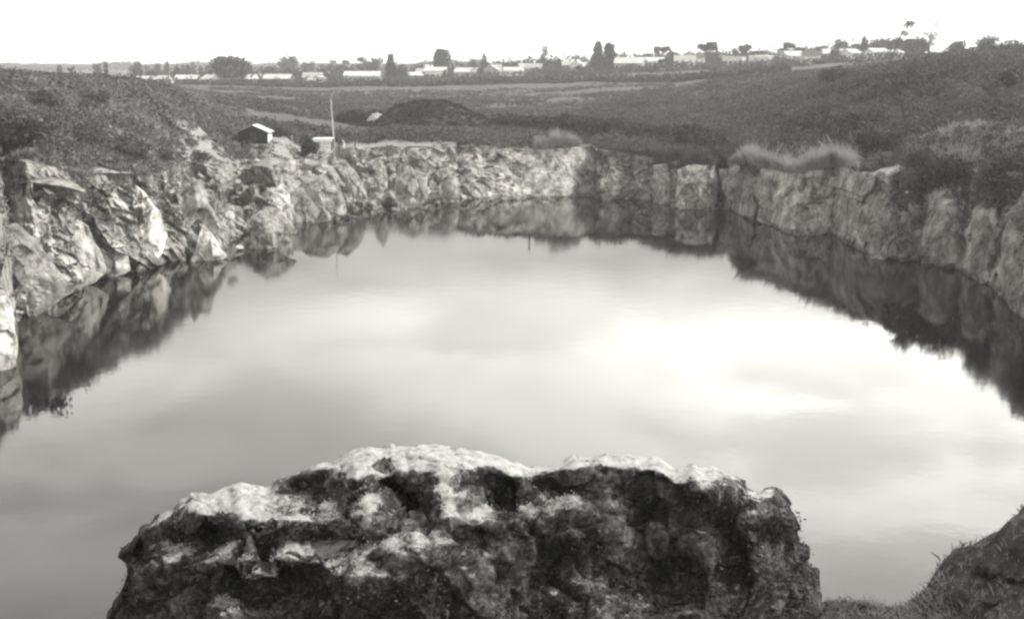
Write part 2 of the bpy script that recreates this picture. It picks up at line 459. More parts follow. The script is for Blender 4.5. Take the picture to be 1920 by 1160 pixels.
f1, f2, rnd, off = voro((q + 0.5 * wob) / np.array([3.0, 3.4, 3.0]), 31)
big = rnd[:, 0] * 0.7 + (off[:, 0] * rnd[:, 1] * 1.5 + off[:, 1] * (rnd[:, 2] * 1.0 - .4))
f1b, f2b, rndb, offb = voro((q + 0.3 * wob) / np.array([1.15, 1.3, 1.15]), 41)
mid = rndb[:, 0] * 0.26 + (offb[:, 0] * rndb[:, 1] + offb[:, 1] * (rndb[:, 2] - .3)) * 0.85
f1c, f2c, rndc, offc = voro((q + 0.15 * wob) / np.array([.46, .55, .46]), 46)
fine = rndc[:, 0] * .10 + (offc[:, 0] * rndc[:, 1] + offc[:, 1] * rndc[:, 2]) * .32 + fbm(q / 0.7, 4, 51) * 0.18
lumps = fbm(q / np.array([9.0, 16.0, 9.0]), 3, 61) * 1.0 + fbm(q / 2.2, 4, 63) * .45
facet = (big + mid + fine + lumps).reshape(T.shape)
# rounded vertical buttresses on the shaded side
u = q[:, 0] / 3.4 + 0.35 * fbm(P3(AA / 4.0, Z0 / 9.0, 0 * AA), 3, 71)
butt = (np.abs(np.sin(u * math.pi)) ** 0.55 * 1.5 - 1.0)
soft = (butt + 0.45 * (mid + fine) + fbm(q / 1.6, 4, 75) * 0.35 + 0.5 * lumps).reshape(T.shape)
disp = (facet * (1 - roundy[None, :]) + soft * roundy[None, :]) * amp[None, :]
disp *= (smooth(0.0, 0.2, T) * 0.8 + 0.2) * (1 - 0.6 * smooth(0.88, 1.0, T))
for px, wpx, dep in ((254, 5, 1.8), (863, 4, .9), (1114, 4, .9), (1222, 5, .7), (1352, 11, 3.0), (1424, 6, 1.2), (1722, 7, 1.6), (1817, 6, 1.8), (1690, 6, .8),
                    (1880, 5, 1.1), (452, 10, .35), (722, 6, .8), (70, 12, .8), (1500, 5, .4)):
    k = np.exp(-((PH - pxphi(px)) / (wpx / F)) ** 2)
    mean_ = 0.55 + .9 * vnoise(P3(Z0[:, 0] / 1.6, 0 * Z0[:, 0] + px, 0 * Z0[:, 0]), 5)
    kk_ = np.exp(-(((PH[None, :] - pxphi(px)) * F - 7 * vnoise(P3(Z0[:, 0] / 2.0, 0 * Z0[:, 0] + px, 0 * Z0[:, 0]), 6)[:, None]) / wpx) ** 2)
    disp -= dep * kk_ * (0.4 + 0.6 * smooth(0, .3, T)) * np.clip(mean_, .25, 1.3)[:, None]
RC2 = RC - disp
ZC = Z0 + (0.2 + .7 * np.clip((SETB - 5) / 20, 0, 1))[None, :] * disp * smooth(0.05, .3, T)
ZC[-1] = zr + 0.02; RC2[-1] = r_rim(PH) + 0.35
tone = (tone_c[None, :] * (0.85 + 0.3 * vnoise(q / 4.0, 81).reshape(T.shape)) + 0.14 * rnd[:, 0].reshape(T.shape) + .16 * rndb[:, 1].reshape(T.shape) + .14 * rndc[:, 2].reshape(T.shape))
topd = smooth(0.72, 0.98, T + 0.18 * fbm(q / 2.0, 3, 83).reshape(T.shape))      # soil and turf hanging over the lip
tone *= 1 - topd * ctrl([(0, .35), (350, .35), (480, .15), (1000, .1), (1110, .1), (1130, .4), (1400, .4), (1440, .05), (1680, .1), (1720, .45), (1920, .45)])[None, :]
tone *= .45 + .55 * smooth(.12, .5, Z0 + .25 * vnoise(q / 1.2, 85).reshape(T.shape))       # wet stain along the waterline
PPc = np.broadcast_to(PH[None, :], RC2.shape)
XC, YC = RC2 * np.sin(PPc), RC2 * np.cos(PPc)
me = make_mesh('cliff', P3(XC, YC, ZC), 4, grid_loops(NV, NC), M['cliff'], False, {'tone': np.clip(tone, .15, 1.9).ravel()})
me.flip_normals()
tag(link('cliff', me), kind='structure')

# ------------------------------------------------------------------ water
def water_mat():
    m = D.materials.new('pit_water'); m.use_nodes = True; nt = m.node_tree; nt.nodes.clear()
    out = nt.nodes.new('ShaderNodeOutputMaterial')
    tc = nt.nodes.new('ShaderNodeTexCoord').outputs['Object']
    gl = nt.nodes.new('ShaderNodeBsdfGlossy'); gl.inputs['Color'].default_value = (1, .995, .98, 1); nr_ = noise_node(nt, tc, 0.035, 4, 0.6, 0.6); rr_ = nt.nodes.new('ShaderNodeMapRange'); nt.links.new(nr_.outputs['Fac'], rr_.inputs[0])
    for i_, x_ in zip((1, 2, 3, 4), (.38, .62, .02, .10)): rr_.inputs[i_].default_value = x_
    nt.links.new(rr_.outputs[0], gl.inputs['Roughness'])
    df = nt.nodes.new('ShaderNodeBsdfDiffuse'); df.inputs['Color'].default_value = g(0.004)
    fr = nt.nodes.new('ShaderNodeFresnel'); fr.inputs['IOR'].default_value = 1.68
    n = noise_node(nt, tc, 0.9, 4, 0.55)
    n2 = noise_node(nt, tc, 0.12, 2, 0.5)
    bp = nt.nodes.new('ShaderNodeBump'); bp.inputs['Strength'].default_value = 0.012; bp.inputs['Distance'].default_value = 0.5
    nt.links.new(mulnode(nt, n.outputs['Fac'], n2.outputs['Fac']), bp.inputs['Height'])
    nt.links.new(bp.outputs[0], gl.inputs['Normal'])
    mx = nt.nodes.new('ShaderNodeMixShader')
    nt.links.new(fr.outputs[0], mx.inputs[0]); nt.links.new(df.outputs[0], mx.inputs[1]); nt.links.new(gl.outputs[0], mx.inputs[2])
    nt.links.new(mx.outputs[0], out.inputs['Surface'])
    return m
M['water'] = water_mat()
wb = MB(); wb.poly([(-95, -8, 0), (95, -8, 0), (95, 172, 0), (-95, 172, 0)])
tag(wb.build('water', M['water']), kind='structure')

# ------------------------------------------------------------------ near bank under and beside the camera
nx, ny = 620, 420
xs = np.linspace(-34, 34, nx); ys = np.linspace(-22, 26, ny)
def bank_edge(x): return np.interp(x, [-34, -12, -5.0, -4.2, 3.4, 4.2, 6, 9, 34], [2, 4.5, 6.3, 10.6, 11.2, 13.6, 13.8, 13.4, 9])
def bank_z(x, y):
    x = np.asarray(x, float); y = np.asarray(y, float)
    zt = np.interp(y, [-22, 1.2, 2.5, 8.0, 11.0, 14.0], [16.2, 16.2, 15.6, 11.5, 11.0, 10.85])
    zt = zt + np.clip((x - 5.3) * 0.86, 0, 4.0) * smooth(9.8, 13.2, y) + np.clip((-x - 6) * 0.05, 0, 1.5)
    p = P3(x.ravel(), y.ravel(), 0 * x.ravel())
    zt = zt + ((fbm(p / 1.6, 4, 91) * 0.10 + fbm(p / 0.4, 3, 92) * 0.03).reshape(x.shape))
    zt = zt + smooth(5.2, 6.5, x) * (fbm(p / .55, 4, 95) * .15 + fbm(p / .2, 3, 96) * .05 + (voro(p / .36, 97)[2][:, 0] * .08)).reshape(x.shape)
    e = bank_edge(x) + (fbm(P3(x.ravel(), 0 * x.ravel(), 0 * x.ravel()) / 0.9, 3, 93) * 0.22).reshape(x.shape)
    d = np.maximum(0, y - e)
    return zt - np.minimum(d, 0.5) * 0.9 - np.maximum(d - .3, 0) * 2.4
XB, YB = np.meshgrid(xs, ys)
ZB = np.maximum(bank_z(XB, YB), -2.5)
def soil_mat():
    m, nt, b = base_mat('bank_soil', 0.95)
    tc = nt.nodes.new('ShaderNodeTexCoord').outputs['Object']
    n = noise_node(nt, tc, 5.0, 8, 0.7)
    r = ramp_node(nt, [(0.35, 0.03), (0.55, 0.10), (0.7, 0.30)]); nt.links.new(n.outputs['Fac'], r.inputs[0])
    nt.links.new(r.outputs[0], b.inputs['Base Color'])
    n3 = noise_node(nt, tc, 14, 8, 0.7)
    bp = nt.nodes.new('ShaderNodeBump'); bp.inputs['Strength'].default_value = 0.8; bp.inputs['Distance'].default_value = 0.06
    nt.links.new(n3.outputs['Fac'], bp.inputs['Height']); nt.links.new(bp.outputs[0], b.inputs['Normal'])
    return m
M['soil'] = soil_mat()
me = make_mesh('near_bank', P3(XB, YB, ZB), 4, grid_loops(ny, nx), M['soil'], True)
tag(link('near_bank_ground', me), kind='structure')

# ------------------------------------------------------------------ leaf and blade soups
def soup(c, size, up=0.0, aspect=1.0, rs=None):
    """one small bent leaf (two triangles as a quad) per centre, random facing"""
    rs = rs or rng
    n = len(c)
    a = rs.normal(size=(n, 3)); a[:, 2] += up; a /= np.linalg.norm(a, axis=1)[:, None]
    b = rs.normal(size=(n, 3)); b -= (b * a).sum(1)[:, None] * a; b /= np.linalg.norm(b, axis=1)[:, None]
    s = np.asarray(size).reshape(-1, 1) * np.ones((n, 1))
    v = np.stack([c - a * s, c + b * s * 0.45 * aspect, c + a * s, c - b * s * 0.45 * aspect], 1).reshape(-1, 3)
    return v, np.arange(4 * n)

def blades(base, h, wdt, lean=0.35, rs=None):
    """grass blades: tapering quads rising from the base points"""
    rs = rs or rng
    n = len(base); an = rs.uniform(0, 2 * math.pi, n)
    t = np.stack([np.cos(an), np.sin(an), 0 * an], 1)
    l = rs.normal(size=(n, 3)) * lean; l[:, 2] = 0
    h = np.asarray(h).reshape(-1, 1) * np.ones((n, 1)); wd = np.asarray(wdt).reshape(-1, 1) * np.ones((n, 1))
    m = base + l * h * 0.4 + np.array([0, 0, 1.0]) * h * 0.6
    tip = base + l * h + np.array([0, 0, 1.0]) * h
    v = np.stack([base - t * wd, base + t * wd, m + t * wd * .7, tip, m - t * wd * .7], 1).reshape(-1, 3)
    i = np.arange(n)[:, None] * 5
    return v, (i + np.arange(5)[None, :]).ravel()

def clumps(c, rad, hgt, per, leaf, rs=None):
    """leaf clumps round centres c: points spread in a half ellipsoid, denser to its skin"""
    rs = rs or rng
    n = len(c)
    d = rs.normal(size=(n, per, 3)); d /= np.linalg.norm(d, axis=2)[:, :, None]
    d[:, :, 2] = np.abs(d[:, :, 2]) * 0.95 - 0.05
    rr = rs.uniform(0.35, 1, (n, per, 1)) ** 0.5
    sc = np.stack([rad, rad, hgt], 1)[:, None, :]
    pts = (c[:, None, :] + d * rr * sc).reshape(-1, 3)
    ls = np.repeat(leaf, per) * rs.uniform(.6, 1.4, n * per)
    return soup(pts, ls, 0.3, 1.3, rs)

# ------------------------------------------------------------------ scrub on the hillsides (uncountable cover)
def scatter(n, px0, px1, rmin, rmax, keep=None, rs=rng):
    ph = rs.uniform(phi_of(px0, 200), phi_of(px1, 200), n)
    lo = np.maximum(rmin, r_rim(ph) + 0.3) if rmin is not None else r_rim(ph) + 0.3
    u = rs.uniform(0, 1, n); r = 1 / ((1 - u) / lo + u / rmax)
    x, y = r * np.sin(ph), r * np.cos(ph)
    k = np.ones(n, bool)
    dd = dirt_at(x, y); k &= rs.uniform(0, 1, n) > dd * 1.25
    if keep is not None: k &= keep(x, y, ph, r)
    x, y = x[k], y[k]
    return np.stack([x, y, ground_z(x, y)], 1)

def patchy(sc, thr, s):
    return lambda x, y, ph, r: fbm(P3(x, y, 0 * x) / sc, 3, s) > thr + rng.uniform(-.25, .25, len(x))

def scrub(name, c, rad, hgt, per, leaf, m, label):
    f = rng.uniform(.5, 1.5, len(c))
    v, l = clumps(c, rad * f, hgt * f, per, leaf * np.ones(len(c)))
    o = link(name, make_mesh(name, v, 4, l, m)); tag(o, label, None, None, 'stuff')
    return o

left_c = np.concatenate([scatter(9000, -60, 470, None, 175), scatter(1500, 200, 460, 165, 270)])
scrub('hillside_scrub', left_c, .62, .55, 22, .17, M['scrub_light'], 'pale grey dry scrub covering the hillside above the sunlit cliff')
knoll = lambda x, y, ph, r: ~((ph > phi_of(1690, 280)) & (r < 131) & (rng.uniform(0, 1, len(x)) < .8))
right_c = np.concatenate([scatter(12000, 1130, 1990, None, 215, knoll), scatter(3500, 1090, 1560, 190, 300)])
scrub('hillside_scrub', right_c, .6, .8, 24, .17, M['scrub'], 'dark dense scrub covering the high hillside above the shaded cliff')
big_c = scatter(900, 1120, 1990, None, 230, knoll)
scrub('hillside_bushes', big_c, 1.2, 1.5, 60, .2, M['scrub'], 'taller scrub humps dotting the dark high hillside')
big_c = scatter(230, -60, 370, None, 170)
scrub('hillside_bushes', big_c, 1.0, 1.0, 60, .17, M['scrub'], 'darker scrub humps dotting the pale hillside')
ph_ = rng.uniform(phi_of(385, 280), phi_of(560, 280), 900); r_ = r_rim(ph_) + rng.uniform(.3, 26, 900); x_, y_ = r_ * np.sin(ph_), r_ * np.cos(ph_)
c_ = np.stack([x_, y_, ground_z(x_, y_)], 1); c_ = c_[fbm(c_ / 5.0, 3, 77) > .12]
scrub('slope_weeds', c_, .45, .3, 14, .12, M['scrub_light'], 'thin weeds on the pale dirt slope below the hut')
mid_c = scatter(13000, 395, 1260, None, 350, patchy(26, -0.32, 101))
scrub('field_scrub', mid_c, .7, .6, 18, .2, M['scrub'], 'patchy low scrub over the flat field between pit and town')
# darker taller growth bands seen across the field (hedge line before the town, hollow behind the hut, thickets)
def band(px0, px1, ra, rb, n, rs=rng):
    t = rs.uniform(0, 1, n); px = px0 + (px1 - px0) * t
    r = ra + (rb - ra) * t + rs.normal(size=n) * 2.5
    ph = np.array([phi_of(a, 180) for a in px]); x, y = r * np.sin(ph), r * np.cos(ph)
    return np.stack([x, y, ground_z(x, y)], 1)
hedge = np.concatenate([band(395, 1010, 420, 400, 700), band(1010, 1470, 400, 300, 550)])
o = scrub('boundary_hedge', hedge, 2.0, 2.0, 34, .5, M['leaf_mid'], 'long dark hedge line crossing the field in front of the town')
th = np.concatenate([band(640, 712, 196, 200, 160), band(930, 1180, 190, 176, 420), band(1180, 1350, 172, 150, 320), band(1480, 1640, 150, 140, 160)])
scrub('thicket', th, 1.3, 1.7, 40, .26, M['leaf_dark'], 'dark thicket in the low ground behind the far rim')

WST = []
# tall grass stands along the rim
def grass_stand(px0, px1, ra, rb, n, h, m, label, name='tall_grass', wd=.035, spread=1.2):
    t = rng.uniform(0, 1, n); px = px0 + (px1 - px0) * t
    env = np.clip(np.sin(np.pi * np.clip(t, .02, .98)) ** .32 * (0.82 + .15 * vnoise(P3(t * 7, 0 * t, 0 * t), int(px0)) + .3 * vnoise(P3(t * 30, 0 * t, 0 * t), int(px0) + 1)), .2, 1.2)
    r = ra + (rb - ra) * t + rng.normal(size=n) * spread
    ph = np.array([phi_of(a, 280) for a in px]); r = np.maximum(r, r_rim(ph) + .2)
    x, y = r * np.sin(ph), r * np.cos(ph)
    b = np.stack([x, y, ground_z(x, y) - .05], 1)
    v, l = blades(b, h * env * rng.uniform(.6, 1.15, n), wd, .25)
    tag(link(name, make_mesh(name, v, 5, l, m)), label, None, None, 'stuff')
grass_stand(1368, 1510, 136, 127, 5200, 2.5, M['straw'], 'tall pale grass standing along the rim of the shaded cliff', spread=3.2)
grass_stand(1490, 1616, 129, 122, 4800, 2.4, M['straw'], 'tall pale grass behind the small shelter on the cliff rim', spread=3.2)
grass_stand(1000, 1088, 156, 155, 1300, 2.6, M['straw'], 'pale upright grass behind the smooth far rock face', spread=.8)
grass_stand(1195, 1365, 150, 133, 1900, 2.3, M['reed'], 'dull grey reeds behind the rim next to the tall pale grass', 'reeds')
grass_stand(1100, 1200, 158, 150, 700, 1.4, M['reed'], 'short dull grass on the rim past the smooth rock face', 'rim_grass')
grass_stand(500, 600, 160, 164, 700, 2.0, M['reed'], 'ragged grass behind the dark hut', 'rim_grass')
grass_stand(1690, 1935, 118, 106, 6000, .8, M['straw'], 'short pale ragged grass on the bank above the rounded buttresses', 'rim_grass', .03, 6.0)
grass_stand(1700, 1880, 129, 127, 1800, 1.0, M['straw'], 'pale grass ridge behind the bush overhanging the buttresses', 'rim_grass', .03, 1.2)
for px_, r_, s_, lab_ in ((1758, 113, .22, 'small white stone among the grass over the rounded buttresses'), (1795, 112, .18, 'white stone uphill of the overhanging bush'), (1842, 110, .2, 'white stone on the grassy knoll near the picture edge')):
    WST.append((px_, r_, s_, lab_))
# turf and plants hanging over the lips of the cliff
def lip(px0, px1, n, m, label, tmin=.62, h=.5, per=14, leaf=.13, seed=0, thr=0.0):
    c0, c1 = np.searchsorted(PH, phi_of(px0, 300)), np.searchsorted(PH, phi_of(px1, 300))
    ci = rng.integers(c0, c1, n); ti = (NV - 1 - np.abs(rng.normal(size=n)) * (1 - tmin) * NV * .5).astype(int).clip(int(NV * .25), NV - 1)
    c = np.stack([XC[ti, ci], YC[ti, ci], ZC[ti, ci]], 1)
    k = fbm(c / 3.0, 3, 111 + seed) > thr
    scrub('cliff_plants', c[k], .38, h, per, leaf, m, label)
lip(-40, 380, 1500, M['scrub_light'], 'dry plants hanging over the lip of the sunlit cliff', .4, .4, seed=1)
lip(1115, 1430, 700, M['scrub'], 'dark plants hanging over the lip of the shaded cliff', .88, .35, seed=2)
lip(1680, 1990, 1800, M['scrub'], 'dark plants trailing down the rounded buttresses', .5, .5, seed=3)
lip(560, 1000, 900, M['scrub_light'], 'small plants dotting the lip of the far pale cliff', .75, .3, 10, .11, seed=4, thr=.15)

# ------------------------------------------------------------------ bushes, trees
def crown_points(shape, W, Hh, n, rs):
    if shape == 'dome':
        lob = [(0, 0, .5, .5, .5)] + [(rs.uniform(-.3, .3), rs.uniform(-.3, .3), rs.uniform(.35, .75), rs.uniform(.2, .3), rs.uniform(.2, .28)) for _ in range(9)]
    elif shape == 'cone':
        lob = [(rs.uniform(-.06, .06), rs.uniform(-.06, .06), k, .46 * (1.03 - k) + .04, .12) for k in np.linspace(.1, .95, 9)]
    elif shape == 'column':
        lob = [(rs.uniform(-.1, .1), rs.uniform(-.1, .1), k, .3 + .14 * math.sin(k * 3), .15) for k in np.linspace(.12, .9, 7)]
    elif shape == 'vase':
        lob = [(rs.uniform(-.1, .1), rs.uniform(-.1, .1), k, .22 + .26 * math.sin(k * 2.6), .15) for k in np.linspace(.15, .85, 7)] + [(-.12, 0, .92, .1, .1), (.1, 0, .9, .12, .1)]
    elif shape == 'umbrella':
        lob = [(rs.uniform(-.34, .34), rs.uniform(-.3, .3), rs.uniform(.72, .9), .19, .1) for _ in range(9)] + [(rs.uniform(-.2, .2), 0, .5, .1, .08)]
    elif shape == 'double':
        lob = [(-.2, 0, .97, .09, .1), (.22, .05, .93, .1, .1), (-.3, 0, .75, .1, .1), (.34, 0, .6, .12, .12)] + [(-.22, 0, k, .3 - .14 * k, .17) for k in (.2, .45, .7, .82)] + [(.24, .05, k, .3 - .1 * k, .17) for k in (.2, .42, .66, .84)]
    elif shape == 'spire':
        lob = [(-.2, 0, k, .27 * (1.08 - k) + .08, .12) for k in np.linspace(.1, .97, 8)] + [(.24, 0, .22, .27, .2), (.26, 0, .42, .22, .16), (.2, .1, .3, .3, .2)]
    elif shape == 'ragged':
        lob = [(rs.uniform(-.42, .42), rs.uniform(-.3, .3), rs.uniform(.25, .85), rs.uniform(.08, .17), rs.uniform(.08, .16)) for _ in range(13)]
    else:   # bush
        lob = [(rs.uniform(-.3, .3), rs.uniform(-.3, .3), rs.uniform(.1, .62), rs.uniform(.2, .32), rs.uniform(.22, .35)) for _ in range(8)]
    wgt = np.array([l[3] ** 1.5 for l in lob]); idx = rs.choice(len(lob), n, p=wgt / wgt.sum())
    L = np.array(lob)[idx]
    d = rs.normal(size=(n, 3)); d /= np.linalg.norm(d, axis=1)[:, None]
    rr = rs.uniform(.12, 1, (n, 1)) ** .38 * (1 + .12 * rs.normal(size=(n, 1)))
    p = np.stack([L[:, 0], L[:, 1], L[:, 2]], 1) + d * rr * np.stack([L[:, 3], L[:, 3], L[:, 4]], 1)
    p = p * np.array([W, W, Hh])
    p[:, 2] = np.maximum(p[:, 2], .02 * Hh)
    return p, [(l[0] * W, l[1] * W, l[2] * Hh) for l in lob]

def plant(name, loc, W, Hh, shape, m, label, cat, n=900, group=None, seed=0, leaf=None, trunk=True, trunk_h=None):
    rs = np.random.default_rng(1000 + seed)
    root = empty(name, loc)
    tag(root, label, cat, group)
    p, lobs = crown_points(shape, W, Hh, n, rs)
    leaf = leaf or 0.052 * math.sqrt(W * Hh)
    v, l = soup(p, leaf * rs.uniform(.6, 1.4, n), .2, 1.5, rs)
    link('crown' if trunk else 'foliage', make_mesh('crown', v, 4, l, m), parent=root)
    tb = MB(); tr = max(.025 * Hh, .04)
    top = .62 * Hh
    tb.tube([(0, 0, -.6), (.02 * W, 0, top * .35), (-.02 * W, .02 * W, top * .7), (0, 0, top)], [tr * 1.25, tr, tr * .75, tr * .4])
    for i, q_ in enumerate(lobs[:8]):
        z0 = min(top * rs.uniform(.3, .8), q_[2] * .8)
        tb.tube([(0, 0, z0), (q_[0] * .5, q_[1] * .5, z0 + (q_[2] - z0) * .6), q_], [tr * .5, tr * .35, tr * .15], 5)
    tb.build('trunk' if trunk else 'stem', M['bark'], root, sm=True)
    return root

TS = 0
def tree(px, r, wpx, hpx, shape, m, label, n=900, group=None, drop=0.0):
    global TS; TS += 1
    p = gpt(px, r, 130); p[2] -= drop
    k = r / F
    return plant('tree', p, wpx * k, hpx * k, shape, M[m], label, 'tree', n, group, TS)

def bush(px, r, wpx, hpx, m, label, n=900, group=None, leaf=None, dz=0.0):
    global TS; TS += 1
    p = gpt(px, r, 250); p[2] += dz; k = r / F
    return plant('bush', p, wpx * k, hpx * k, 'bush', M[m], label, 'bush', n, group, TS, leaf, False)

# the town's trees, from one side of the picture to the other
tree(112, 560, 12, 26, 'column', 'leaf_far', 'small narrow tree showing above the hill crest beside another small one')
tree(135, 560, 13, 28, 'ragged', 'leaf_far', 'small forked thin tree on the skyline above the pale scrub hill')
tree(182, 600, 18, 30, 'column', 'leaf_far', 'stubby grey tree paired with a slimmer tree on the skyline')
tree(199, 600, 10, 34, 'column', 'leaf_far', 'slim grey column tree rising next to a stubby grey tree')
tree(258, 640, 18, 32, 'column', 'leaf_far', 'pale hazy column tree behind a tiny dark cone tree')
tree(262, 470, 16, 14, 'cone', 'leaf_mid', 'tiny dark cone tree among the low white roofs')
tree(330, 480, 26, 32, 'cone', 'leaf_mid', 'dark conical tree standing over the low pale roofs', 1000)
tree(296, 700, 14, 28, 'column', 'leaf_far', 'faint thin tree far behind the dark conical tree')
tree(313, 700, 10, 32, 'column', 'leaf_far', 'faint slim tree touching the dark conical tree')
for i, (x, h) in enumerate(((352, 26), (362, 32), (376, 24), (388, 22))):
    tree(x, 720, 11, h, 'column', 'leaf_far', 'faint slender tree in the hazy row before the great dome tree', 500, 'hazy slender trees')
tree(432, 470, 76, 50, 'dome', 'leaf_mid', 'great broad dark dome-shaped tree, the largest on the skyline', 2600)
tree(540, 760, 38, 40, 'dome', 'leaf_far', 'hazy rounded tree behind the pale roofed row', 900)
tree(578, 760, 26, 30, 'dome', 'leaf_far', 'smaller hazy tree next to the hazy rounded tree', 700)
tree(515, 520, 18, 16, 'dome', 'leaf_mid', 'small dark round tree between pale houses')
tree(592, 500, 22, 16, 'dome', 'leaf_mid', 'low dark tree by the small white huts')
tree(630, 760, 46, 34, 'ragged', 'leaf_far', 'wide ragged hazy tree behind the slender pole', 900)
tree(690, 720, 50, 38, 'ragged', 'leaf_far', 'wide ragged hazy tree behind the long pale roof', 1000)
tree(651, 520, 30, 20, 'dome', 'leaf_mid', 'low dark dome tree at the end of the long pale roof')
tree(742, 470, 44, 48, 'spire', 'leaf_mid', 'dark tree with a pointed spire and a lower rounded shoulder', 1900)
tree(778, 540, 20, 14, 'dome', 'leaf_mid', 'squat dark tree beside the spired tree')
tree(826, 530, 36, 52, 'vase', 'leaf_mid', 'tall dark vase-shaped tree above the bright white house', 1700)
tree(908, 540, 30, 40, 'cone', 'leaf_mid', 'ragged dark pointed tree alone on the pale skyline', 900)
tree(975, 620, 34, 22, 'ragged', 'leaf_far', 'low spread grey tree behind the white cottage with dark windows', 700)
tree(1021, 560, 16, 46, 'column', 'leaf_far', 'thin tall sparse tree standing alone mid skyline', 500)
tree(1044, 540, 18, 26, 'dome', 'leaf_far', 'small grey bushy tree at the foot of the thin tall tree')
tree(1131, 480, 46, 50, 'double', 'leaf_mid', 'big dark twin-topped tree by the long white roof', 2200)
tree(1168, 560, 16, 24, 'dome', 'leaf_mid', 'small dark round tree above the long white roof')
tree(1200, 640, 36, 24, 'ragged', 'leaf_far', 'low grey hedge-like tree over the white roof ridge', 700)
tree(1240, 560, 32, 36, 'umbrella', 'leaf_far', 'flat-topped grey tree behind the pitched pale roof', 700)
tree(1262, 500, 30, 28, 'dome', 'leaf_far', 'rounded mid grey tree in front of the flat-topped tree', 900)
tree(1325, 520, 38, 44, 'umbrella', 'leaf_far', 'open umbrella-crowned tree with sky showing through', 800)
tree(1343, 500, 26, 30, 'ragged', 'leaf_mid', 'ragged dark tree leaning into the umbrella tree', 700)
tree(1390, 560, 44, 40, 'ragged', 'leaf_far', 'spiky topped grey tree over the flat white building', 900)
tree(1475, 540, 28, 38, 'umbrella', 'leaf_far', 'pale thin umbrella tree over the house with two dark windows', 600)
tree(1466, 330, 24, 18, 'dome', 'leaf_dark', 'dark round tree standing on the dark hill crest', 900)
tree(1572, 520, 30, 40, 'dome', 'leaf_mid', 'dark rounded tree at the top of the white houses', 1000)
tree(1617, 520, 36, 38, 'cone', 'leaf_far', 'grey peaked tree among the uphill white houses', 900)
tree(1660, 470, 56, 36, 'dome', 'leaf_mid', 'wide dark tree mass at the end of the white houses', 1400)
tree(1712, 420, 46, 36, 'dome', 'leaf_mid', 'dark dome tree beneath two thin tall trees', 1300)
tree(1640, 560, 24, 34, 'dome', 'leaf_far', 'grey tree tucked behind the wide dark tree mass')
tree(1788, 420, 30, 32, 'bush', 'leaf_mid', 'boxy dark tree on the hill skyline', 1000)
tree(1848, 420, 40, 30, 'dome', 'leaf_mid', 'low spreading dark tree on the hilltop near a small pale house', 1000)
tree(1895, 430, 30, 22, 'bush', 'leaf_mid', 'low bushy tree at the very end of the hill skyline', 700)
rt_ = np.random.default_rng(77)
for i_ in range(34):
    px_ = rt_.uniform(440, 1000) if i_ < 12 else rt_.uniform(1000, 1560)
    tree(px_, rt_.uniform(445, 640), rt_.uniform(16, 34), rt_.uniform(16, 32), ('dome', 'ragged', 'bush', 'dome', 'cone')[i_ % 5], ('leaf_far', 'leaf_mid')[i_ % 2], 'grey tree crowded in between the small houses of the town', 600, 'trees crowded between the town houses')
# two thin tall trees with tufted heads
def tufted(px, r, hpx, lean_px, label, tufts, seed):
    rs = np.random.default_rng(seed); k = r / F
    p = gpt(px, r, 80); root = empty('tree', p); tag(root, label, 'tree')
    Hh, Lx = hpx * k, lean_px * k
    tb = MB(); tb.tube([(0, 0, -.5), (Lx * .2, 0, Hh * .35), (Lx * .55, 0, Hh * .7), (Lx, 0, Hh * .97)], [.22, .17, .12, .05])
    pts = []
    for (fx, fz, rad, n) in tufts:
        c = np.array([Lx * fx, 0, Hh * fz]); tb.tube([(Lx * fz * .8, 0, Hh * fz * .9), tuple(c)], [.07, .03], 5)
        d = rs.normal(size=(n, 3)); d /= np.linalg.norm(d, axis=1)[:, None]
        pts.append(c + d * rs.uniform(.1, 1, (n, 1)) ** .6 * rad * 1.45 * k * np.array([1, 1, .7]))
    pts = np.concatenate(pts)
    v, l = soup(pts, .24 * rs.uniform(.6, 1.4, len(pts)), .2, 1.2, rs)
    tb.build('trunk', M['bark'], root, sm=True); link('crown', make_mesh('crown', v, 4, l, M['leaf_mid']), parent=root)
tufted(1674, 300, 62, 26, 'thin leaning tree with a tufted head above the hill', ((1.0, .96, 8, 140), (.72, .72, 6, 90), (.4, .5, 5, 60), (1.15, 1.0, 5, 50)), 5)
tufted(1742, 310, 58, 4, 'thin upright sparse tree with scattered tufts above the hill', ((1.0, .62, 9, 120), (2.6, .98, 6, 26), (-1.2, .7, 5, 30), (.5, .42, 9, 110)), 6)

# far wood closing the horizon
n = 1500
ph = rng.uniform(R(-27), R(27), n); r = rng.uniform(1300, 1900, n)
x, y = r * np.sin(ph), r * np.cos(ph)
c = np.stack([x, y, ground_z(x, y)], 1)
v, l = clumps(c, rng.uniform(6, 14, n), rng.uniform(3, 9, n) * (1 + .6 * vnoise(P3(ph * 30, 0 * ph, 0 * ph), 5)), 34, 1.6 * np.ones(n))
tag(link('distant_woods', make_mesh('distant_woods', v, 4, l, M['leaf_far'])), 'faint far wood closing the horizon behind the town', None, None, 'stuff')
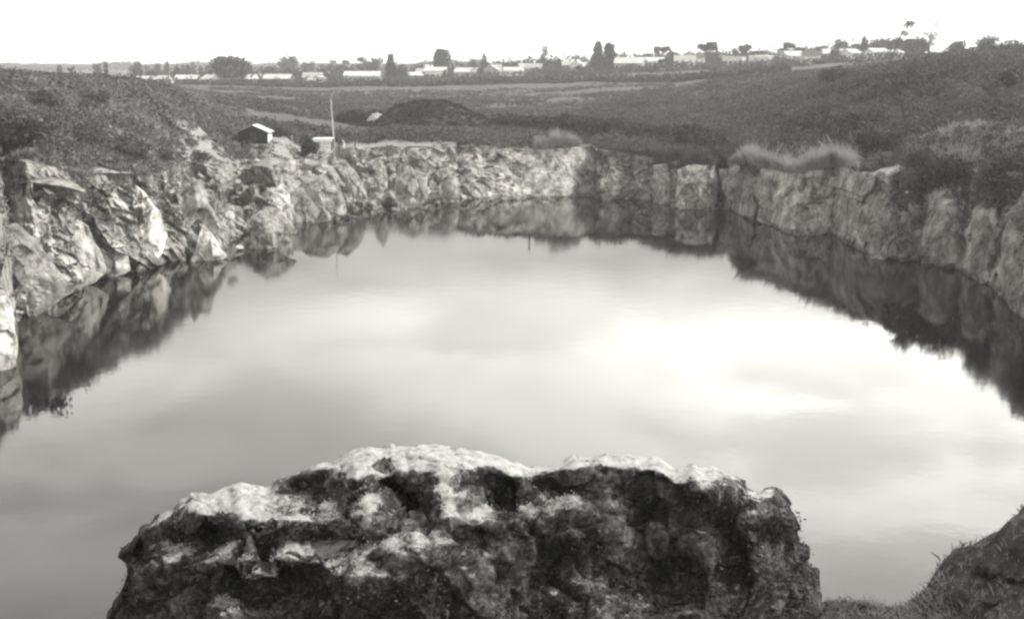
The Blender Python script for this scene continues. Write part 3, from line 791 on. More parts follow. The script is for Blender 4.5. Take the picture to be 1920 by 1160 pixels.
# garden trees and hedges between the houses that read as one mass
fm = np.concatenate([band(260, 1000, 452, 455, 260), band(1000, 1500, 450, 440, 300), band(1450, 1720, 430, 410, 120), band(300, 1000, 500, 510, 200), band(1000, 1600, 500, 490, 260)])
v, l = clumps(fm, rng.uniform(.7, 2.4, len(fm)), rng.uniform(1.0, 4.6, len(fm)), 30, .4 * np.ones(len(fm)))
tag(link('garden_shrubbery', make_mesh('garden_shrubbery', v, 4, l, M['leaf_mid'])), 'dark garden growth standing before the town houses', None, None, 'stuff')
gm = np.concatenate([band(250, 1000, 560, 600, 300), band(1000, 1720, 600, 520, 320), band(300, 1700, 660, 640, 260)])
v, l = clumps(gm, rng.uniform(2.2, 6, len(gm)), rng.uniform(3, 10, len(gm)), 50, .7 * np.ones(len(gm)))
tag(link('garden_shrubbery', make_mesh('garden_shrubbery', v, 4, l, M['leaf_far'])), 'grey garden growth filling the gaps between the town houses', None, None, 'stuff')

# single bushes near the pit
for (px, r, wp, hp, m, lab) in (
    (35, 104, 90, 62, 'leaf_dark', 'big dark bush low on the pale scrub hillside above the sunlit cliff'),
    (95, 118, 60, 40, 'leaf_mid', 'grey bush uphill of the big dark bush on the scrub hillside'),
    (150, 112, 70, 40, 'leaf_mid', 'wide grey bush halfway up the pale scrub hillside'),
    (240, 112, 56, 36, 'leaf_mid', 'rounded bush above the white slab in the sunlit cliff'),
    (300, 122, 44, 30, 'leaf_mid', 'small bush near the foot of the scrub hillside'),
    (370, 124, 40, 26, 'leaf_mid', 'small bush on the slope below the dark hut'),
    (185, 128, 50, 30, 'leaf_mid', 'grey bush close under the crest of the pale scrub hill'),
    (578, 157, 34, 46, 'leaf_dark', 'upright dark bush between the hut and the open shelter'),
    (520, 158, 30, 30, 'leaf_mid', 'ragged bush directly behind the dark hut'),
    (545, 160, 26, 26, 'leaf_pale', 'pale bush between the hut and the upright dark bush'),
    (1060, 176, 90, 44, 'leaf_dark', 'long dark bush behind the pale grass on the far rim'),
    (1140, 172, 60, 40, 'leaf_dark', 'dark bush beyond the corner of the smooth rock face'),
    (1290, 160, 60, 36, 'leaf_dark', 'dark bush behind the dull grey reeds'),
    (1352, 138, 54, 36, 'leaf_mid', 'bush at the near end of the tall pale grass'),
    (1640, 128, 80, 44, 'leaf_dark', 'dark bush in the hollow past the tall pale grass'),
    (1555, 190, 60, 36, 'leaf_mid', 'bush half way up the dark hillside'),
    (1885, 148, 60, 44, 'leaf_mid', 'dark bush high on the dark hillside by the picture edge'),
    (1700, 160, 70, 36, 'leaf_mid', 'grey topped bush on the dark hillside over the rounded buttress')):
    bush(px, r, wp, hp, m, lab, 1100)
bush(1815, 104, 130, 74, 'leaf_dark', 'large dark bush overhanging the rounded buttresses', 2600, leaf=.17, dz=-1.4)
bush(1740, 109, 90, 60, 'leaf_mid', 'pale flecked bush at the shoulder of the rounded buttresses', 1600, leaf=.15, dz=-.3)
bush(1895, 96, 90, 64, 'leaf_mid', 'grey bush on the rim above the last rounded buttress', 1600, leaf=.16, dz=-.6)
bush(1905, 86, 70, 60, 'leaf_mid', 'straggling bush at the foot of the bank by the last buttress', 1200, leaf=.15, dz=-2.8)

# ------------------------------------------------------------------ rocks
RK = 0
def rock(c, sx, sy, sz, m, label, name='boulder', group=None, rz=0.0, cuts=13, sharp=0.5, tilt=0.0, sub=4):
    """faceted boulder: a sphere cut by random planes, then roughened"""
    global RK; RK += 1
    rs = np.random.default_rng(300 + RK)
    import bmesh
    bm = bmesh.new(); bmesh.ops.create_icosphere(bm, subdivisions=sub, radius=1)
    v = np.array([x.co[:] for x in bm.verts]); fs = np.array([[w.index for w in f.verts] for f in bm.faces]); bm.free()
    n = rs.normal(size=(cuts, 3)); n /= np.linalg.norm(n, axis=1)[:, None]
    d = rs.uniform(sharp, 1.0, cuts)
    dot = v @ n.T
    lim = np.where(dot > .05, d[None, :] / np.maximum(dot, .05), 9).min(1)
    v = v * np.minimum(lim, 1.0)[:, None]
    v += v * (0.07 * fbm(v * 3.1 + RK, 4, 7) + .03 * fbm(v * 9 + RK, 3, 8))[:, None]
    v = v * np.array([sx, sy, sz])
    ct, st = math.cos(tilt), math.sin(tilt)
    v = np.stack([v[:, 0] * ct + v[:, 2] * st, v[:, 1], -v[:, 0] * st + v[:, 2] * ct], 1)
    o = link(name, make_mesh(name, v, 3, fs.ravel(), m, False), c, None, rz)
    tag(o, label, 'rock', group)
    return o

def slab(poly, m, label, push, bulge, name='rock_outcrop', rounded=False, lean=None):
    """rock with the given outline, set against the cliff: faceted front, real thickness behind"""
    global RK; RK += 1
    rs = np.random.default_rng(700 + RK)
    pl = np.array(poly, float); c = pl.mean(0)
    ph = phi_of(*c); r = float(r_shore(ph)) + push; k = r / F
    # outline to metres: x along the face, z up; each height leans back with the cliff
    bottom = at_r(pl[np.argmax(pl[:, 1])][0], pl[:, 1].max(), r)
    base = np.array([r * math.sin(ph), r * math.cos(ph), 0.0])
    hs = float(r_rim(ph) - r_shore(ph)) / max(2.0, float(z_rim(ph)))
    lean = min(.75, hs * .8) if lean is None else lean
    zc_ = at_r(c[0], c[1], r)[2]
    # intersect each outline ray with the leaning plane y = lean*z (local), so the rock keeps its true proportions
    pts = []
    e_t = np.array([math.cos(ph), -math.sin(ph), 0]); e_r = np.array([math.sin(ph), math.cos(ph), 0])
    for px, py in pl:
        d = ray(px, py); o_ = np.array([0, 0, H]) - base
        # (o+k d).e_r = lean*(o+k d).z
        kk = (lean * o_[2] - o_ @ e_r) / (d @ e_r - lean * d[2])
        w_ = o_ + kk * d; pts.append((w_ @ e_t, w_[2]))
    pts = np.array(pts); n = len(pts)
    # dense outline with broken, jagged edges
    NA = 72; sg = np.concatenate([[0], np.cumsum(np.linalg.norm(np.roll(pts, -1, 0) - pts, axis=1))])
    u_ = np.linspace(0, sg[-1], NA, endpoint=False); cl_ = np.vstack([pts, pts[:1]])
    ox, oz = np.interp(u_, sg, cl_[:, 0]), np.interp(u_, sg, cl_[:, 1])
    jit = fbm(P3(u_ / 1.1, 0 * u_ + RK * 3.7, 0 * u_), 4, 411) * .16
    mx_, mz_ = ox.mean(), oz.mean(); rl = np.hypot(ox - mx_, oz - mz_)
    ox = mx_ + (ox - mx_) * (1 + jit / np.maximum(rl, .4)); oz = mz_ + (oz - mz_) * (1 + jit / np.maximum(rl, .4))
    ax_, az_ = mx_ + rs.uniform(-.25, .25) * np.ptp(ox), mz_ + rs.uniform(-.1, .25) * np.ptp(oz)
    S_ = np.linspace(1, 0, 22)[:-1]
    X_ = ax_ + (ox - ax_)[None, :] * S_[:, None]; Z_ = az_ + (oz - az_)[None, :] * S_[:, None]
    prof = (1 - S_ ** 2) ** .5 if rounded else 1 - S_ ** 1.15
    Yb = -bulge * np.minimum(prof, .8 if not rounded else 1)[:, None]
    q_ = P3(X_ + .3 * Z_, Z_, 0 * X_ + RK * 5.1)
    f1_, f2_, rn, of = voro(q_ / np.array([1.5, 1.9, 1.5]), 421)
    a_ = .35 if rounded else 1.0
    fac = (rn[:, 0] * .22 + of[:, 0] * rn[:, 1] * .9 + of[:, 1] * rn[:, 2] * .7) * a_ + fbm(q_ / .8, 4, 431) * .16 + fbm(q_ / .25, 3, 433) * .04
    Yf = lean * Z_ + Yb + fac.reshape(X_.shape) * smooth(0, .35, 1 - S_)[:, None]
    th_ = 1.8
    Xk, Zk = mx_ + (ox - mx_) * .8, mz_ + (oz - mz_) * .8
    VV = np.concatenate([P3(Xk, lean * Zk + th_, Zk), P3(ox, lean * oz + .5, oz), P3(X_, Yf, Z_), np.array([[ax_, lean * az_ - bulge * (1 if rounded else .8), az_], [mx_, lean * mz_ + th_ + .2, mz_]])])
    nr_ = 2 + len(S_); F_ = []
    for a in range(nr_ - 1):
        for b_ in range(NA):
            b2 = (b_ + 1) % NA
            i0, i1, i2, i3 = a * NA + b_, a * NA + b2, (a + 1) * NA + b2, (a + 1) * NA + b_
            F_ += [i0, i1, i2, i0, i2, i3]
    L0 = (nr_ - 1) * NA; tip = nr_ * NA
    for b_ in range(NA):
        b2 = (b_ + 1) % NA
        F_ += [L0 + b_, L0 + b2, tip, b2, b_, tip + 1]
    me = make_mesh(name, VV, 3, F_, m, False)
    import bmesh
    bm = bmesh.new(); bm.from_mesh(me); bmesh.ops.recalc_face_normals(bm, faces=bm.faces); bm.to_mesh(me); bm.free()
    o = link(name, me, base, None, -ph)
    return tag(o, label, 'rock')

def shore_rock(px, py, wpx, hpx, m, label, depth=None, push=0.0, **k):
    """rock with its centre at pixel (px,py); range from the shoreline of its bearing"""
    ph = phi_of(px, py); r = float(r_shore(ph)) + push
    p = at_r(px, py, r); s = r / F
    return rock(p, wpx * s / 2, (depth or wpx * s / 2), hpx * s / 2, m, label, rz=-ph, **k)

slab([(252, 345), (272, 362), (298, 398), (317, 445), (300, 482), (272, 506), (263, 468), (262, 415)], M['white_rock'], 'tall white pointed slab of rock standing out of the sunlit cliff', 0.6, 0.9, name='rock_slab')
slab([(150, 455), (175, 430), (200, 415), (228, 430), (243, 490), (246, 508), (210, 522), (170, 532), (150, 500)], M['pale_rock'], 'pale wedge of rock beside the dark cleft and white slab', 0.5, 0.8)
slab([(182, 385), (205, 370), (230, 380), (238, 420), (225, 440), (195, 432), (180, 410)], M['rock'], 'rounded grey block above the pale wedge of rock', 2.2, 0.8)
slab([(95, 410), (130, 398), (165, 425), (185, 470), (200, 510), (180, 528), (130, 545), (110, 500)], M['pale_rock'], 'broad pale slab leaning out of the sunlit cliff', 0.6, 0.8, name='rock_slab')
shore_rock(100, 345, 120, 26, M['rock'], 'long flat ledge of rock under the scrub at the cliff top', 2.6, 6.3, tilt=.15)
slab([(0, 430), (30, 420), (70, 450), (105, 500), (140, 545), (110, 565), (70, 588), (35, 575), (0, 500)], M['rock'], 'large streaked outcrop low in the sunlit cliff', 0.5, 1.0)
slab([(-40, 560), (5, 545), (20, 580), (30, 640), (28, 685), (0, 700), (-50, 690)], M['pale_rock'], 'bright white outcrop at the very edge of the picture by the water', 0.2, 0.8)
slab([(380, 425), (398, 440), (425, 480), (415, 488), (362, 493), (366, 462)], M['pale_rock'], 'pale triangular slab at the water below the jagged face', 0.2, 0.8, name='rock_slab')
slab([(332, 360), (345, 322), (362, 345), (378, 338), (398, 392), (420, 430), (395, 436), (372, 410), (350, 430), (340, 395)], M['rock'], 'jagged leaning block beside the white pointed slab', 2.6, 0.8)
slab([(470, 410), (492, 385), (520, 390), (545, 415), (553, 430), (535, 444), (518, 468), (480, 466), (468, 440)], M['rock'], 'big faceted block standing in the water below the dirt slope', 0.2, 1.6)
shore_rock(432, 405, 24, 20, M['pale_rock'], 'small white stone lying on the dark slope', 1.0, 2.6)
shore_rock(448, 464, 18, 12, M['pale_rock'], 'little white stone at the water beside the faceted block', .6, .2)
slab([(545, 365), (575, 335), (610, 330), (640, 355), (650, 402), (600, 416), (560, 427), (548, 395)], M['rock'], 'pale rounded hump of rock where the far cliff begins', 0.8, 0.8)
slab([(625, 310), (645, 300), (668, 325), (690, 365), (688, 380), (665, 372), (640, 340)], M['rock'], 'greyish leaning slab in the far cliff beside a dark slot', 3.0, 0.8, name='rock_slab')
slab([(715, 300), (726, 325), (728, 350), (712, 364), (700, 330)], M['rock'], 'thin steep rib of rock beyond the dark slot in the far cliff', 4.0, 0.8)
slab([(745, 330), (770, 315), (800, 330), (805, 370), (785, 388), (750, 392), (740, 360)], M['rock'], 'grey bulge of rock mid way along the far cliff', 1.0, 0.8)
slab([(825, 320), (850, 312), (862, 350), (860, 381), (835, 385), (822, 355)], M['rock'], 'greyish bulge of rock next to the narrow black cleft', 0.8, 0.8)
slab([(1270, 320), (1300, 308), (1338, 312), (1348, 350), (1340, 394), (1300, 397), (1268, 388)], M['grey_rock'], 'square grey block at the water in the shaded corner', 0.5, 1.2)
slab([(1225, 310), (1250, 305), (1262, 330), (1260, 386), (1230, 381), (1222, 345)], M['grey_rock'], 'narrow grey pillar in the shaded corner', 0.5, 0.8, rounded=True)
slab([(1350, 320), (1380, 312), (1405, 318), (1415, 350), (1410, 412), (1385, 402), (1355, 360)], M['grey_rock'], 'upright grey block beside the deep black gap', 0.6, 0.8)
slab([(1425, 318), (1450, 316), (1470, 340), (1478, 425), (1440, 424), (1418, 414), (1430, 360)], M['grey_rock'], 'tapering grey buttress at the start of the shaded wall', 0.4, 0.8)
shore_rock(1520, 425, 70, 36, M['rock'], 'low pale apron of broken rock under the shaded wall', 1.4, .5, cuts=30)
slab([(1628, 430), (1655, 415), (1690, 420), (1710, 450), (1690, 484), (1640, 480)], M['grey_rock'], 'rough grey block at the water before the rounded buttresses', 0.3, 0.8)
shore_rock(1648, 482, 44, 16, M['rock'], 'low flat pale stone lying in the water below the rough block', 1.0, -.3)
slab([(1752, 375), (1770, 362), (1800, 370), (1815, 400), (1816, 470), (1800, 512), (1765, 502), (1742, 490), (1745, 420)], M['grey_rock'], 'tall rounded buttress with a smooth grey face', 0.5, 1.3, rounded=True)
slab([(1825, 390), (1845, 375), (1870, 395), (1880, 450), (1868, 530), (1845, 536), (1818, 510), (1820, 440)], M['grey_rock'], 'slim rounded buttress next to the tall smooth one', 0.5, 1.2, rounded=True)
slab([(1885, 400), (1920, 370), (1960, 420), (1965, 570), (1920, 604), (1890, 570), (1878, 480)], M['grey_rock'], 'last rough buttress at the picture edge', 0.4, 1.0, rounded=True)
# small fallen stones along the waterline: nothing tells them apart
rk = None
for i in range(46):
    px = rng.uniform(40, 1060); ph = phi_of(px, 430); r = float(r_shore(ph)) + rng.uniform(-.25, .7)
    s = rng.uniform(.18, .55)
    c = np.array([r * math.sin(ph), r * math.cos(ph), rng.uniform(-.05, .3)])
    rock(c, s * rng.uniform(.8, 1.5), s, s * rng.uniform(.6, 1.1), M['rock'], 'small fallen stone at the waterline under the sunlit cliffs', group='small stones along the waterline', rz=rng.uniform(0, 6), sub=3, cuts=8, sharp=.35)
for i in range(22):
    px = rng.uniform(1125, 1910); ph = phi_of(px, 450); r = float(r_shore(ph)) + rng.uniform(-.2, .7)
    s = rng.uniform(.2, .6)
    c = np.array([r * math.sin(ph), r * math.cos(ph), rng.uniform(-.05, .3)])
    rock(c, s * rng.uniform(.8, 1.5), s, s * rng.uniform(.6, 1.1), M['grey_rock'], 'small dark stone at the waterline under the shaded cliffs', group='dark stones along the waterline', rz=rng.uniform(0, 6), sub=3, cuts=8, sharp=.35)

# ------------------------------------------------------------------ spoil heap behind the rim
def heap(px, r, wm, dm, hm, m, label, seed, tw=1.0):
    p = gpt(px, r, 240)
    n_ = 90; a = np.linspace(-1.3, 1.3, n_)
    X, Y = np.meshgrid(a, a)
    rad = np.hypot(X, Y * tw)
    q_ = P3(X * 2.2, Y * 2.2, 0 * X)
    rad = rad + .16 * fbm(q_, 4, seed).reshape(X.shape)
    Z = hm * (1 - smooth(.02, 1.0, rad)) * 1.1 + .25 * fbm(q_ * 4, 4, seed + 3).reshape(X.shape) * (rad < 1)
    wx, wy = p[0] + X * wm / 2, p[1] + Y * dm / 2
    Z = Z + ground_z(wx.ravel(), wy.ravel()).reshape(X.shape) - p[2] - .06 - .5 * smooth(.98, 1.15, rad)
    me = make_mesh('heap', P3(X * wm / 2, Y * dm / 2, Z), 4, grid_loops(n_, n_), m, True)
    o = link('spoil_heap', me, p); tag(o, label, 'mound'); return o, p, P3(wx, wy, Z + p[2]), rad.ravel()
M['heap'] = noisy('spoil_earth', 0.035, 0.085, .8, .95, .7, 7)
M['heap_pale'] = noisy('pale_spoil', 0.3, 0.5, .8, .95, .7, 7)
h1, hp1, hv, hr = heap(815, 190, 27, 15, 3.6, M['heap'], 'broad dark flat-topped spoil heap behind the far rim', 201)
k = (hr < 1.0) & (rng.uniform(0, 1, len(hr)) < .35)
v, l = clumps(hv[k] - hp1, .5 * np.ones(k.sum()), .4 * np.ones(k.sum()), 14, .16 * np.ones(k.sum()))
o = link('undergrowth', make_mesh('undergrowth', v, 4, l, M['leaf_dark']), parent=h1); o['kind'] = 'stuff'
heap(708, 193, 6, 7, 1.7, M['heap_pale'], 'small pale heap of bare spoil against the big dark heap', 221)

# ------------------------------------------------------------------ hut, shelter, pole, posts
def hut():
    p = gpt(474, 150, 255); k = 150 / F
    root = empty('hut', p, 0.02); tag(root, 'small dark gabled hut with a bright white roof above the pit', 'hut')
    W, L_, e, pk = 3.9, 3.0, 1.55, 2.4
    b = MB()
    b.prism([(-W / 2, -.3), (W / 2, -.3), (W / 2, e), (0, pk), (-W / 2, e)], 0, .1); b.build('gable_wall', M['sheet_dark'], root)
    b = MB(); b.prism([(-W / 2, -.3), (W / 2, -.3), (W / 2, e), (0, pk), (-W / 2, e)], L_ - .1, L_); b.build('gable_wall', M['sheet_dark'], root)
    MB().box(W / 2 - .1, W / 2 - .003, .1, L_ - .1, -.3, e - .02).build('side_wall', M['sheet_white'], root)
    MB().box(-W / 2 + .003, -W / 2 + .1, .1, L_ - .1, -.3, e - .02).build('side_wall', M['sheet_white'], root)
    sl = math.atan2(pk - e, W / 2); ov = .3
    for s in (1, -1):
        b = MB(); n_ = 24
        # corrugated sheet: ridges run down the slope
        ys_ = np.linspace(-.12, L_ + .2, n_)
        for i in range(n_ - 1):
            za, zb = (.03 if i % 2 else 0), (0 if i % 2 else .03)
            x1 = s * (W / 2 + ov); z1 = e - ov * math.tan(sl)
            q_ = [(0, ys_[i], pk + .03 + za), (x1, ys_[i], z1 + .03 + za), (x1, ys_[i + 1], z1 + .03 + zb), (0, ys_[i + 1], pk + .03 + zb)]
            b.poly(q_ if s > 0 else q_[::-1])
            q2 = [(a[0], a[1], a[2] - .05) for a in q_]; b.poly(q2[::-1] if s > 0 else q2)
        b.build('roof', M['hut_roof'], root)
    d = MB().box(-.45, .45, -.03, -.004, -.25, 1.5).build('door', M['wood_dark'], root)
    MB().box(.32, .38, -.07, -.031, .6, .75).build('handle', M['sheet_grey'], d)
    for x_ in (-W / 2 + .08, W / 2 - .08):
        MB().box(x_ - .07, x_ + .07, -.02, -.002, -.8, e).build('corner_post', M['wood_dark'], root)
    return root
hut()

def shelter():
    p = gpt(606, 151, 250)
    root = empty('open_shelter', p, 0.05); tag(root, 'open shelter with a pale flat roof on thin posts', 'shelter')
    W, L_, h_ = 2.5, 2.2, 2.0
    MB().box(-W / 2 - .15, W / 2 + .15, -L_ / 2 - .15, L_ / 2 + .15, h_, h_ + .1).build('roof', M['sheet_white'], root)
    MB().box(-W / 2 - .1, W / 2 + .1, -L_ / 2 - .17, -L_ / 2 - .153, h_ - .35, h_ - .004).build('fascia', M['sheet_white'], root)
    for sx in (-1, 1):
        for sy in (-1, 1):
            MB().box(sx * W / 2 - .07, sx * W / 2 + .07, sy * L_ / 2 - .07, sy * L_ / 2 + .07, -.5, h_ - .004).build('post', M['wood_dark'], root)
    MB().box(-W / 2 + .08, W / 2 - .08, L_ / 2 - .05, L_ / 2 + .05, h_ - .3, h_ - .15).build('beam', M['wood_dark'], root)
shelter()

def pole():
    p = gpt(625, 152, 240)
    root = empty('flag_pole', p); tag(root, 'tall slender pale pole with a bent tip beside the open shelter', 'pole')
    b = MB(); b.tube([(0, 0, -.6), (0, 0, 2), (-.08, 0, 4), (-.18, 0, 6), (-.2, 0, 7.2)], [.1, .1, .09, .08, .06], 8); b.build('shaft', M['wood_pale'], root, sm=True)
    b = MB(); b.tube([(-.2, 0, 7.2), (-.12, 0, 7.7), (.18, 0, 8.2), (.4, 0, 8.4)], [.055, .045, .035, .025], 6); b.build('tip', M['wood_pale'], root, sm=True)
    MB().box(-.3, .3, -.3, .3, -.3, .22).build('footing', M['sheet_grey'], root)
pole()

def post(px, r, h_, m, label, rad=.1, lean=0.0):
    p = gpt(px, r, 270); root = empty('post', p); tag(root, label, 'post')
    b = MB(); b.tube([(0, 0, -.4), (lean * .5, 0, h_ * .5), (lean, 0, h_)], [rad, rad * .95, rad * .85], 8); b.build('shaft', m, root, sm=True)
    b = MB(); b.tube([(lean, 0, h_), (lean, 0, h_ + .05)], [rad * 1.25, rad * 1.1], 8); b.build('cap', m, root)
post(993, 152.5, 2.3, M['wood_dark'], 'short thick dark post on the rim before the smooth rock face', .14)
post(665, 150, 1.2, M['wood_dark'], 'stub of dark post on the pale ledge past the shelter', .1, .1)
post(547, 156, 1.9, M['wood_pale'], 'thin pale stake behind the dirt floor by the hut', .05, .08)

def hose():
    p = gpt(646, 147, 262); root = empty('hose', p); tag(root, 'pale curved pipe hanging over the edge by the shelter', 'pipe')
    b = MB(); pts = [(-.5, 1.2, .9), (-.3, .6, .8), (0, 0, .45), (-.12, -1.2, -.3), (.1, -2.6, -.9), (.45, -4.0, -1.6)]
    b.tube(pts, .09, 8); b.build('pipe', M['wood_pale'], root, sm=True)
    b = MB(); b.tube([(-.5, 1.2, .9), (-.55, 1.28, .92)], .14, 8); b.build('coupling', M['wood_dark'], root)
hose()

def rim_shelter():
    p = gpt(1566, 113.6, 305); root = empty('lean_to', p, .15); tag(root, 'tiny dark lean-to with a pale sloping lid on the cliff rim', 'shelter')
    b = MB(); b.prism([(-.95, -.2), (.95, -.2), (.95, .55), (-.25, 1.15), (-.95, .8)], 0, 1.4); b.build('body', M['sheet_dark'], root)
    b = MB(); b.poly([(-.3, -.1, 1.2), (1.1, -.1, .52), (1.1, 1.5, .52), (-.3, 1.5, 1.2)]).poly([(-.3, -.1, 1.14), (-.3, 1.5, 1.14), (1.1, 1.5, .46), (1.1, -.1, .46)])
    b.build('lid', M['sheet_white'], root)
    MB().box(-.5, .35, -.03, -.004, -.15, .6).build('opening', M['wood_dark'], root)
rim_shelter()
for px, r, s, lab in tuple(WST) + ((480, 141, .45, 'white stone lying just below the dark hut'), (1888, 104, .5, 'bright white stone on the bank above the last buttress'), (1495, 109, .35, 'flat white stone on the rim edge of the shaded wall')):
    p = gpt(px, r, 260); rock(p + [0, 0, .15], s * 1.3, s, s * .8, M['pale_rock'], lab, sub=3)

# ------------------------------------------------------------------ houses of the town
HN = 0
def house(px, r, w, d, eh, rh, rz, wall, roof, label, nwin=3, kind='gable', chim=True, dz=0.0, door=True):
    """house in local coordinates: ridge along x, front towards -y"""
    global HN; HN += 1
    rs = np.random.default_rng(500 + HN)
    w *= .74; d *= .85; eh *= .9; nwin = max(1, nwin - 1); rz += rs.uniform(-.45, .45); r += rs.uniform(-22, 30)
    p = gpt(px, r, 140); p[2] += dz
    root = empty('house', p, rz); tag(root, label, 'house')
    b = MB()
    if kind == 'gable':
        for s in (-1, 1):
            pass
        n_ = len(b.v)
        b.v += [(-w / 2, -d / 2, -1.5), (w / 2, -d / 2, -1.5), (w / 2, d / 2, -1.5), (-w / 2, d / 2, -1.5), (-w / 2, -d / 2, eh), (w / 2, -d / 2, eh), (w / 2, d / 2, eh), (-w / 2, d / 2, eh), (-w / 2, 0, eh + rh), (w / 2, 0, eh + rh)]
        b.f += [[0, 1, 5, 4], [2, 3, 7, 6], [1, 2, 6, 9, 5], [3, 0, 4, 8, 7]]
    else:
        b.box(-w / 2, w / 2, -d / 2, d / 2, -1.5, eh)
    b.build('wall', M[wall], root)
    rb = MB(); o_ = .45; t = .14
    if kind == 'gable':
        zz = eh - o_ * rh / (d / 2)
        rb.prism([(0, 0)] * 0 + [], 0, 0) if False else None
        x0, x1 = -w / 2 - .35, w / 2 + .35
        for s in (-1, 1):
            q_ = [(x0, s * (d / 2 + o_), zz + t), (x1, s * (d / 2 + o_), zz + t), (x1, 0, eh + rh + t), (x0, 0, eh + rh + t)]
            rb.poly(q_ if s < 0 else q_[::-1])
            q2 = [(a, b_, c_ - t * .8) for a, b_, c_ in q_]; rb.poly(q2[::-1] if s < 0 else q2)
            rb.poly([(x0, s * (d / 2 + o_), zz + t), (x0, s * (d / 2 + o_), zz + t * .2), (x1, s * (d / 2 + o_), zz + t * .2), (x1, s * (d / 2 + o_), zz + t)][:: (1 if s < 0 else -1)])
    elif kind == 'hip':
        x0, x1, y0, y1 = -w / 2 - o_, w / 2 + o_, -d / 2 - o_, d / 2 + o_; k_ = min(w, d) * .45; z0 = eh + .02; z1 = eh + rh
        a, b2, c_, d_ = (x0, y0, z0), (x1, y0, z0), (x1, y1, z0), (x0, y1, z0); e, f_ = (x0 + k_, 0, z1), (x1 - k_, 0, z1)
        rb.poly([a, b2, f_, e]).poly([b2, c_, f_]).poly([c_, d_, e, f_]).poly([d_, a, e]).poly([d_, c_, b2, a])
    else:   # flat or single pitch
        rb.prism([(-w / 2 - .3, eh + .02), (w / 2 + .3, eh + .02), (w / 2 + .3, eh + .2), (-w / 2 - .3, eh + .2 + rh)], -d / 2 - .3, d / 2 + .3)
    rf = rb.build('roof', M[roof], root)
    if chim:
        cx = rs.uniform(-.3, .3) * w
        MB().box(cx - .35, cx + .35, .2, .9, eh + rh * .4, eh + rh + 1.0).build('chimney', M['wall_dark'], rf)
    xs_ = np.linspace(-w / 2, w / 2, nwin + (2 if door else 1) + 1)
    xs_ = (xs_[1:] + xs_[:-1]) / 2
    di = len(xs_) // 2
    for i, x_ in enumerate(xs_):
        if door and i == di:
            MB().box(x_ - .5, x_ + .5, -d / 2 - .05, -d / 2 - .004, -.2, 2.0).build('door', M['door'], root)
        else:
            wn = MB().box(x_ - .65, x_ + .65, -d / 2 - .05, -d / 2 - .004, .9, 2.1).build('window', M['wall_white'], root)
            MB().box(x_ - .55, x_ + .55, -d / 2 - .07, -d / 2 - .053, 1.0, 2.0).build('pane', M['glass'], wn)
    for s in (-1, 1):
        wn = MB().box(s * (w / 2 + .004) - (.046 if s < 0 else 0), s * (w / 2 + .004) + (.046 if s > 0 else 0), -.65, .65, .9, 2.1).build('window', M['wall_white'], root)
        MB().box(s * (w / 2 + .053) - (.02 if s < 0 else 0), s * (w / 2 + .053) + (.02 if s > 0 else 0), -.55, .55, 1.0, 2.0).build('pane', M['glass'], wn)
    return root

house(272, 470, 9, 7, 2.0, 1.3, .2, 'wall_white', 'roof_white', 'low white house by the tiny dark cone tree', 2)
house(308, 470, 8, 6, 2.2, 1.3, -.2, 'wall_white', 'roof_white', 'low white house under the dark conical tree', 2, chim=False)
house(352, 480, 12, 7, 2.6, 1.4, .1, 'wall_dark', 'roof_white', 'dark walled house with a long white roof before the great dome tree', 3)
house(396, 475, 9, 7, 2.4, 1.6, -.3, 'wall_grey', 'roof_white', 'grey house with a white roof under the edge of the great dome tree', 2)
house(462, 470, 10, 8, 2.8, 1.5, .35, 'wall_white', 'roof_white', 'bright white walled house beside the great dome tree', 2)
house(522, 478, 15, 8, 2.7, 1.6, .08, 'wall_dark', 'roof_white', 'long house with dark walls and a thin bright roof', 4)
house(480, 640, 24, 8, 3.2, 1.4, .05, 'wall_grey', 'roof_white', 'long pale roof showing behind the bright white walled house', 4, chim=False)
house(582, 470, 4, 4, 2.6, .8, .3, 'wall_white', 'roof_grey', 'tiny white hut, one of a pair by the low dark tree', 1, chim=False, door=False)
house(602, 472, 4, 4, 2.8, .6, -.1, 'wall_white', 'roof_white', 'tiny white hut, brighter of the pair beside the slender pole', 1, 'flat', False, door=False)
house(680, 500, 21, 9, 3.2, 1.8, -.06, 'wall_grey', 'roof_white', 'long pale-roofed building behind the slender pole', 7)
house(775, 500, 9, 7, 2.8, 1.2, .1, 'wall_dark', 'roof_white', 'dark walled small house right of the spired tree', 2, chim=False)
house(818, 490, 13, 9, 4.2, 1.4, .25, 'wall_white', 'roof_white', 'bright white tall-walled house under the vase-shaped tree', 3)
house(876, 495, 13, 8, 3.4, 1.6, -.1, 'wall_grey', 'roof_white', 'grey walled house with a white roof next to the bright tall-walled house', 3)
house(922, 500, 10, 8, 3.2, 2.0, 1.2, 'wall_grey', 'roof_grey', 'grey gabled house below the ragged pointed tree', 2)
house(962, 505, 11, 7, 3.0, 1.3, 0, 'wall_white', 'roof_white', 'white cottage with clear dark windows in mid town', 2)
house(1000, 530, 11, 7, 3.0, 1.8, .3, 'wall_grey', 'roof_grey', 'dull grey house beside the thin tall tree', 2)
house(1082, 510, 8, 7, 3.2, 2.2, 1.1, 'wall_white', 'roof_white', 'small white gabled house near the twin-topped tree', 1)
house(1062, 560, 10, 7, 3.0, 1.6, .2, 'wall_white', 'roof_white', 'white house half hidden behind the small gabled house', 2)
house(1180, 500, 16, 9, 3.4, 2.2, .04, 'wall_grey', 'roof_white', 'long house with a broad white roof beside the twin-topped tree', 4)
house(1222, 520, 14, 8, 3.2, 1.6, .2, 'wall_white', 'roof_white', 'white house joined to the end of the broad white roof', 3)
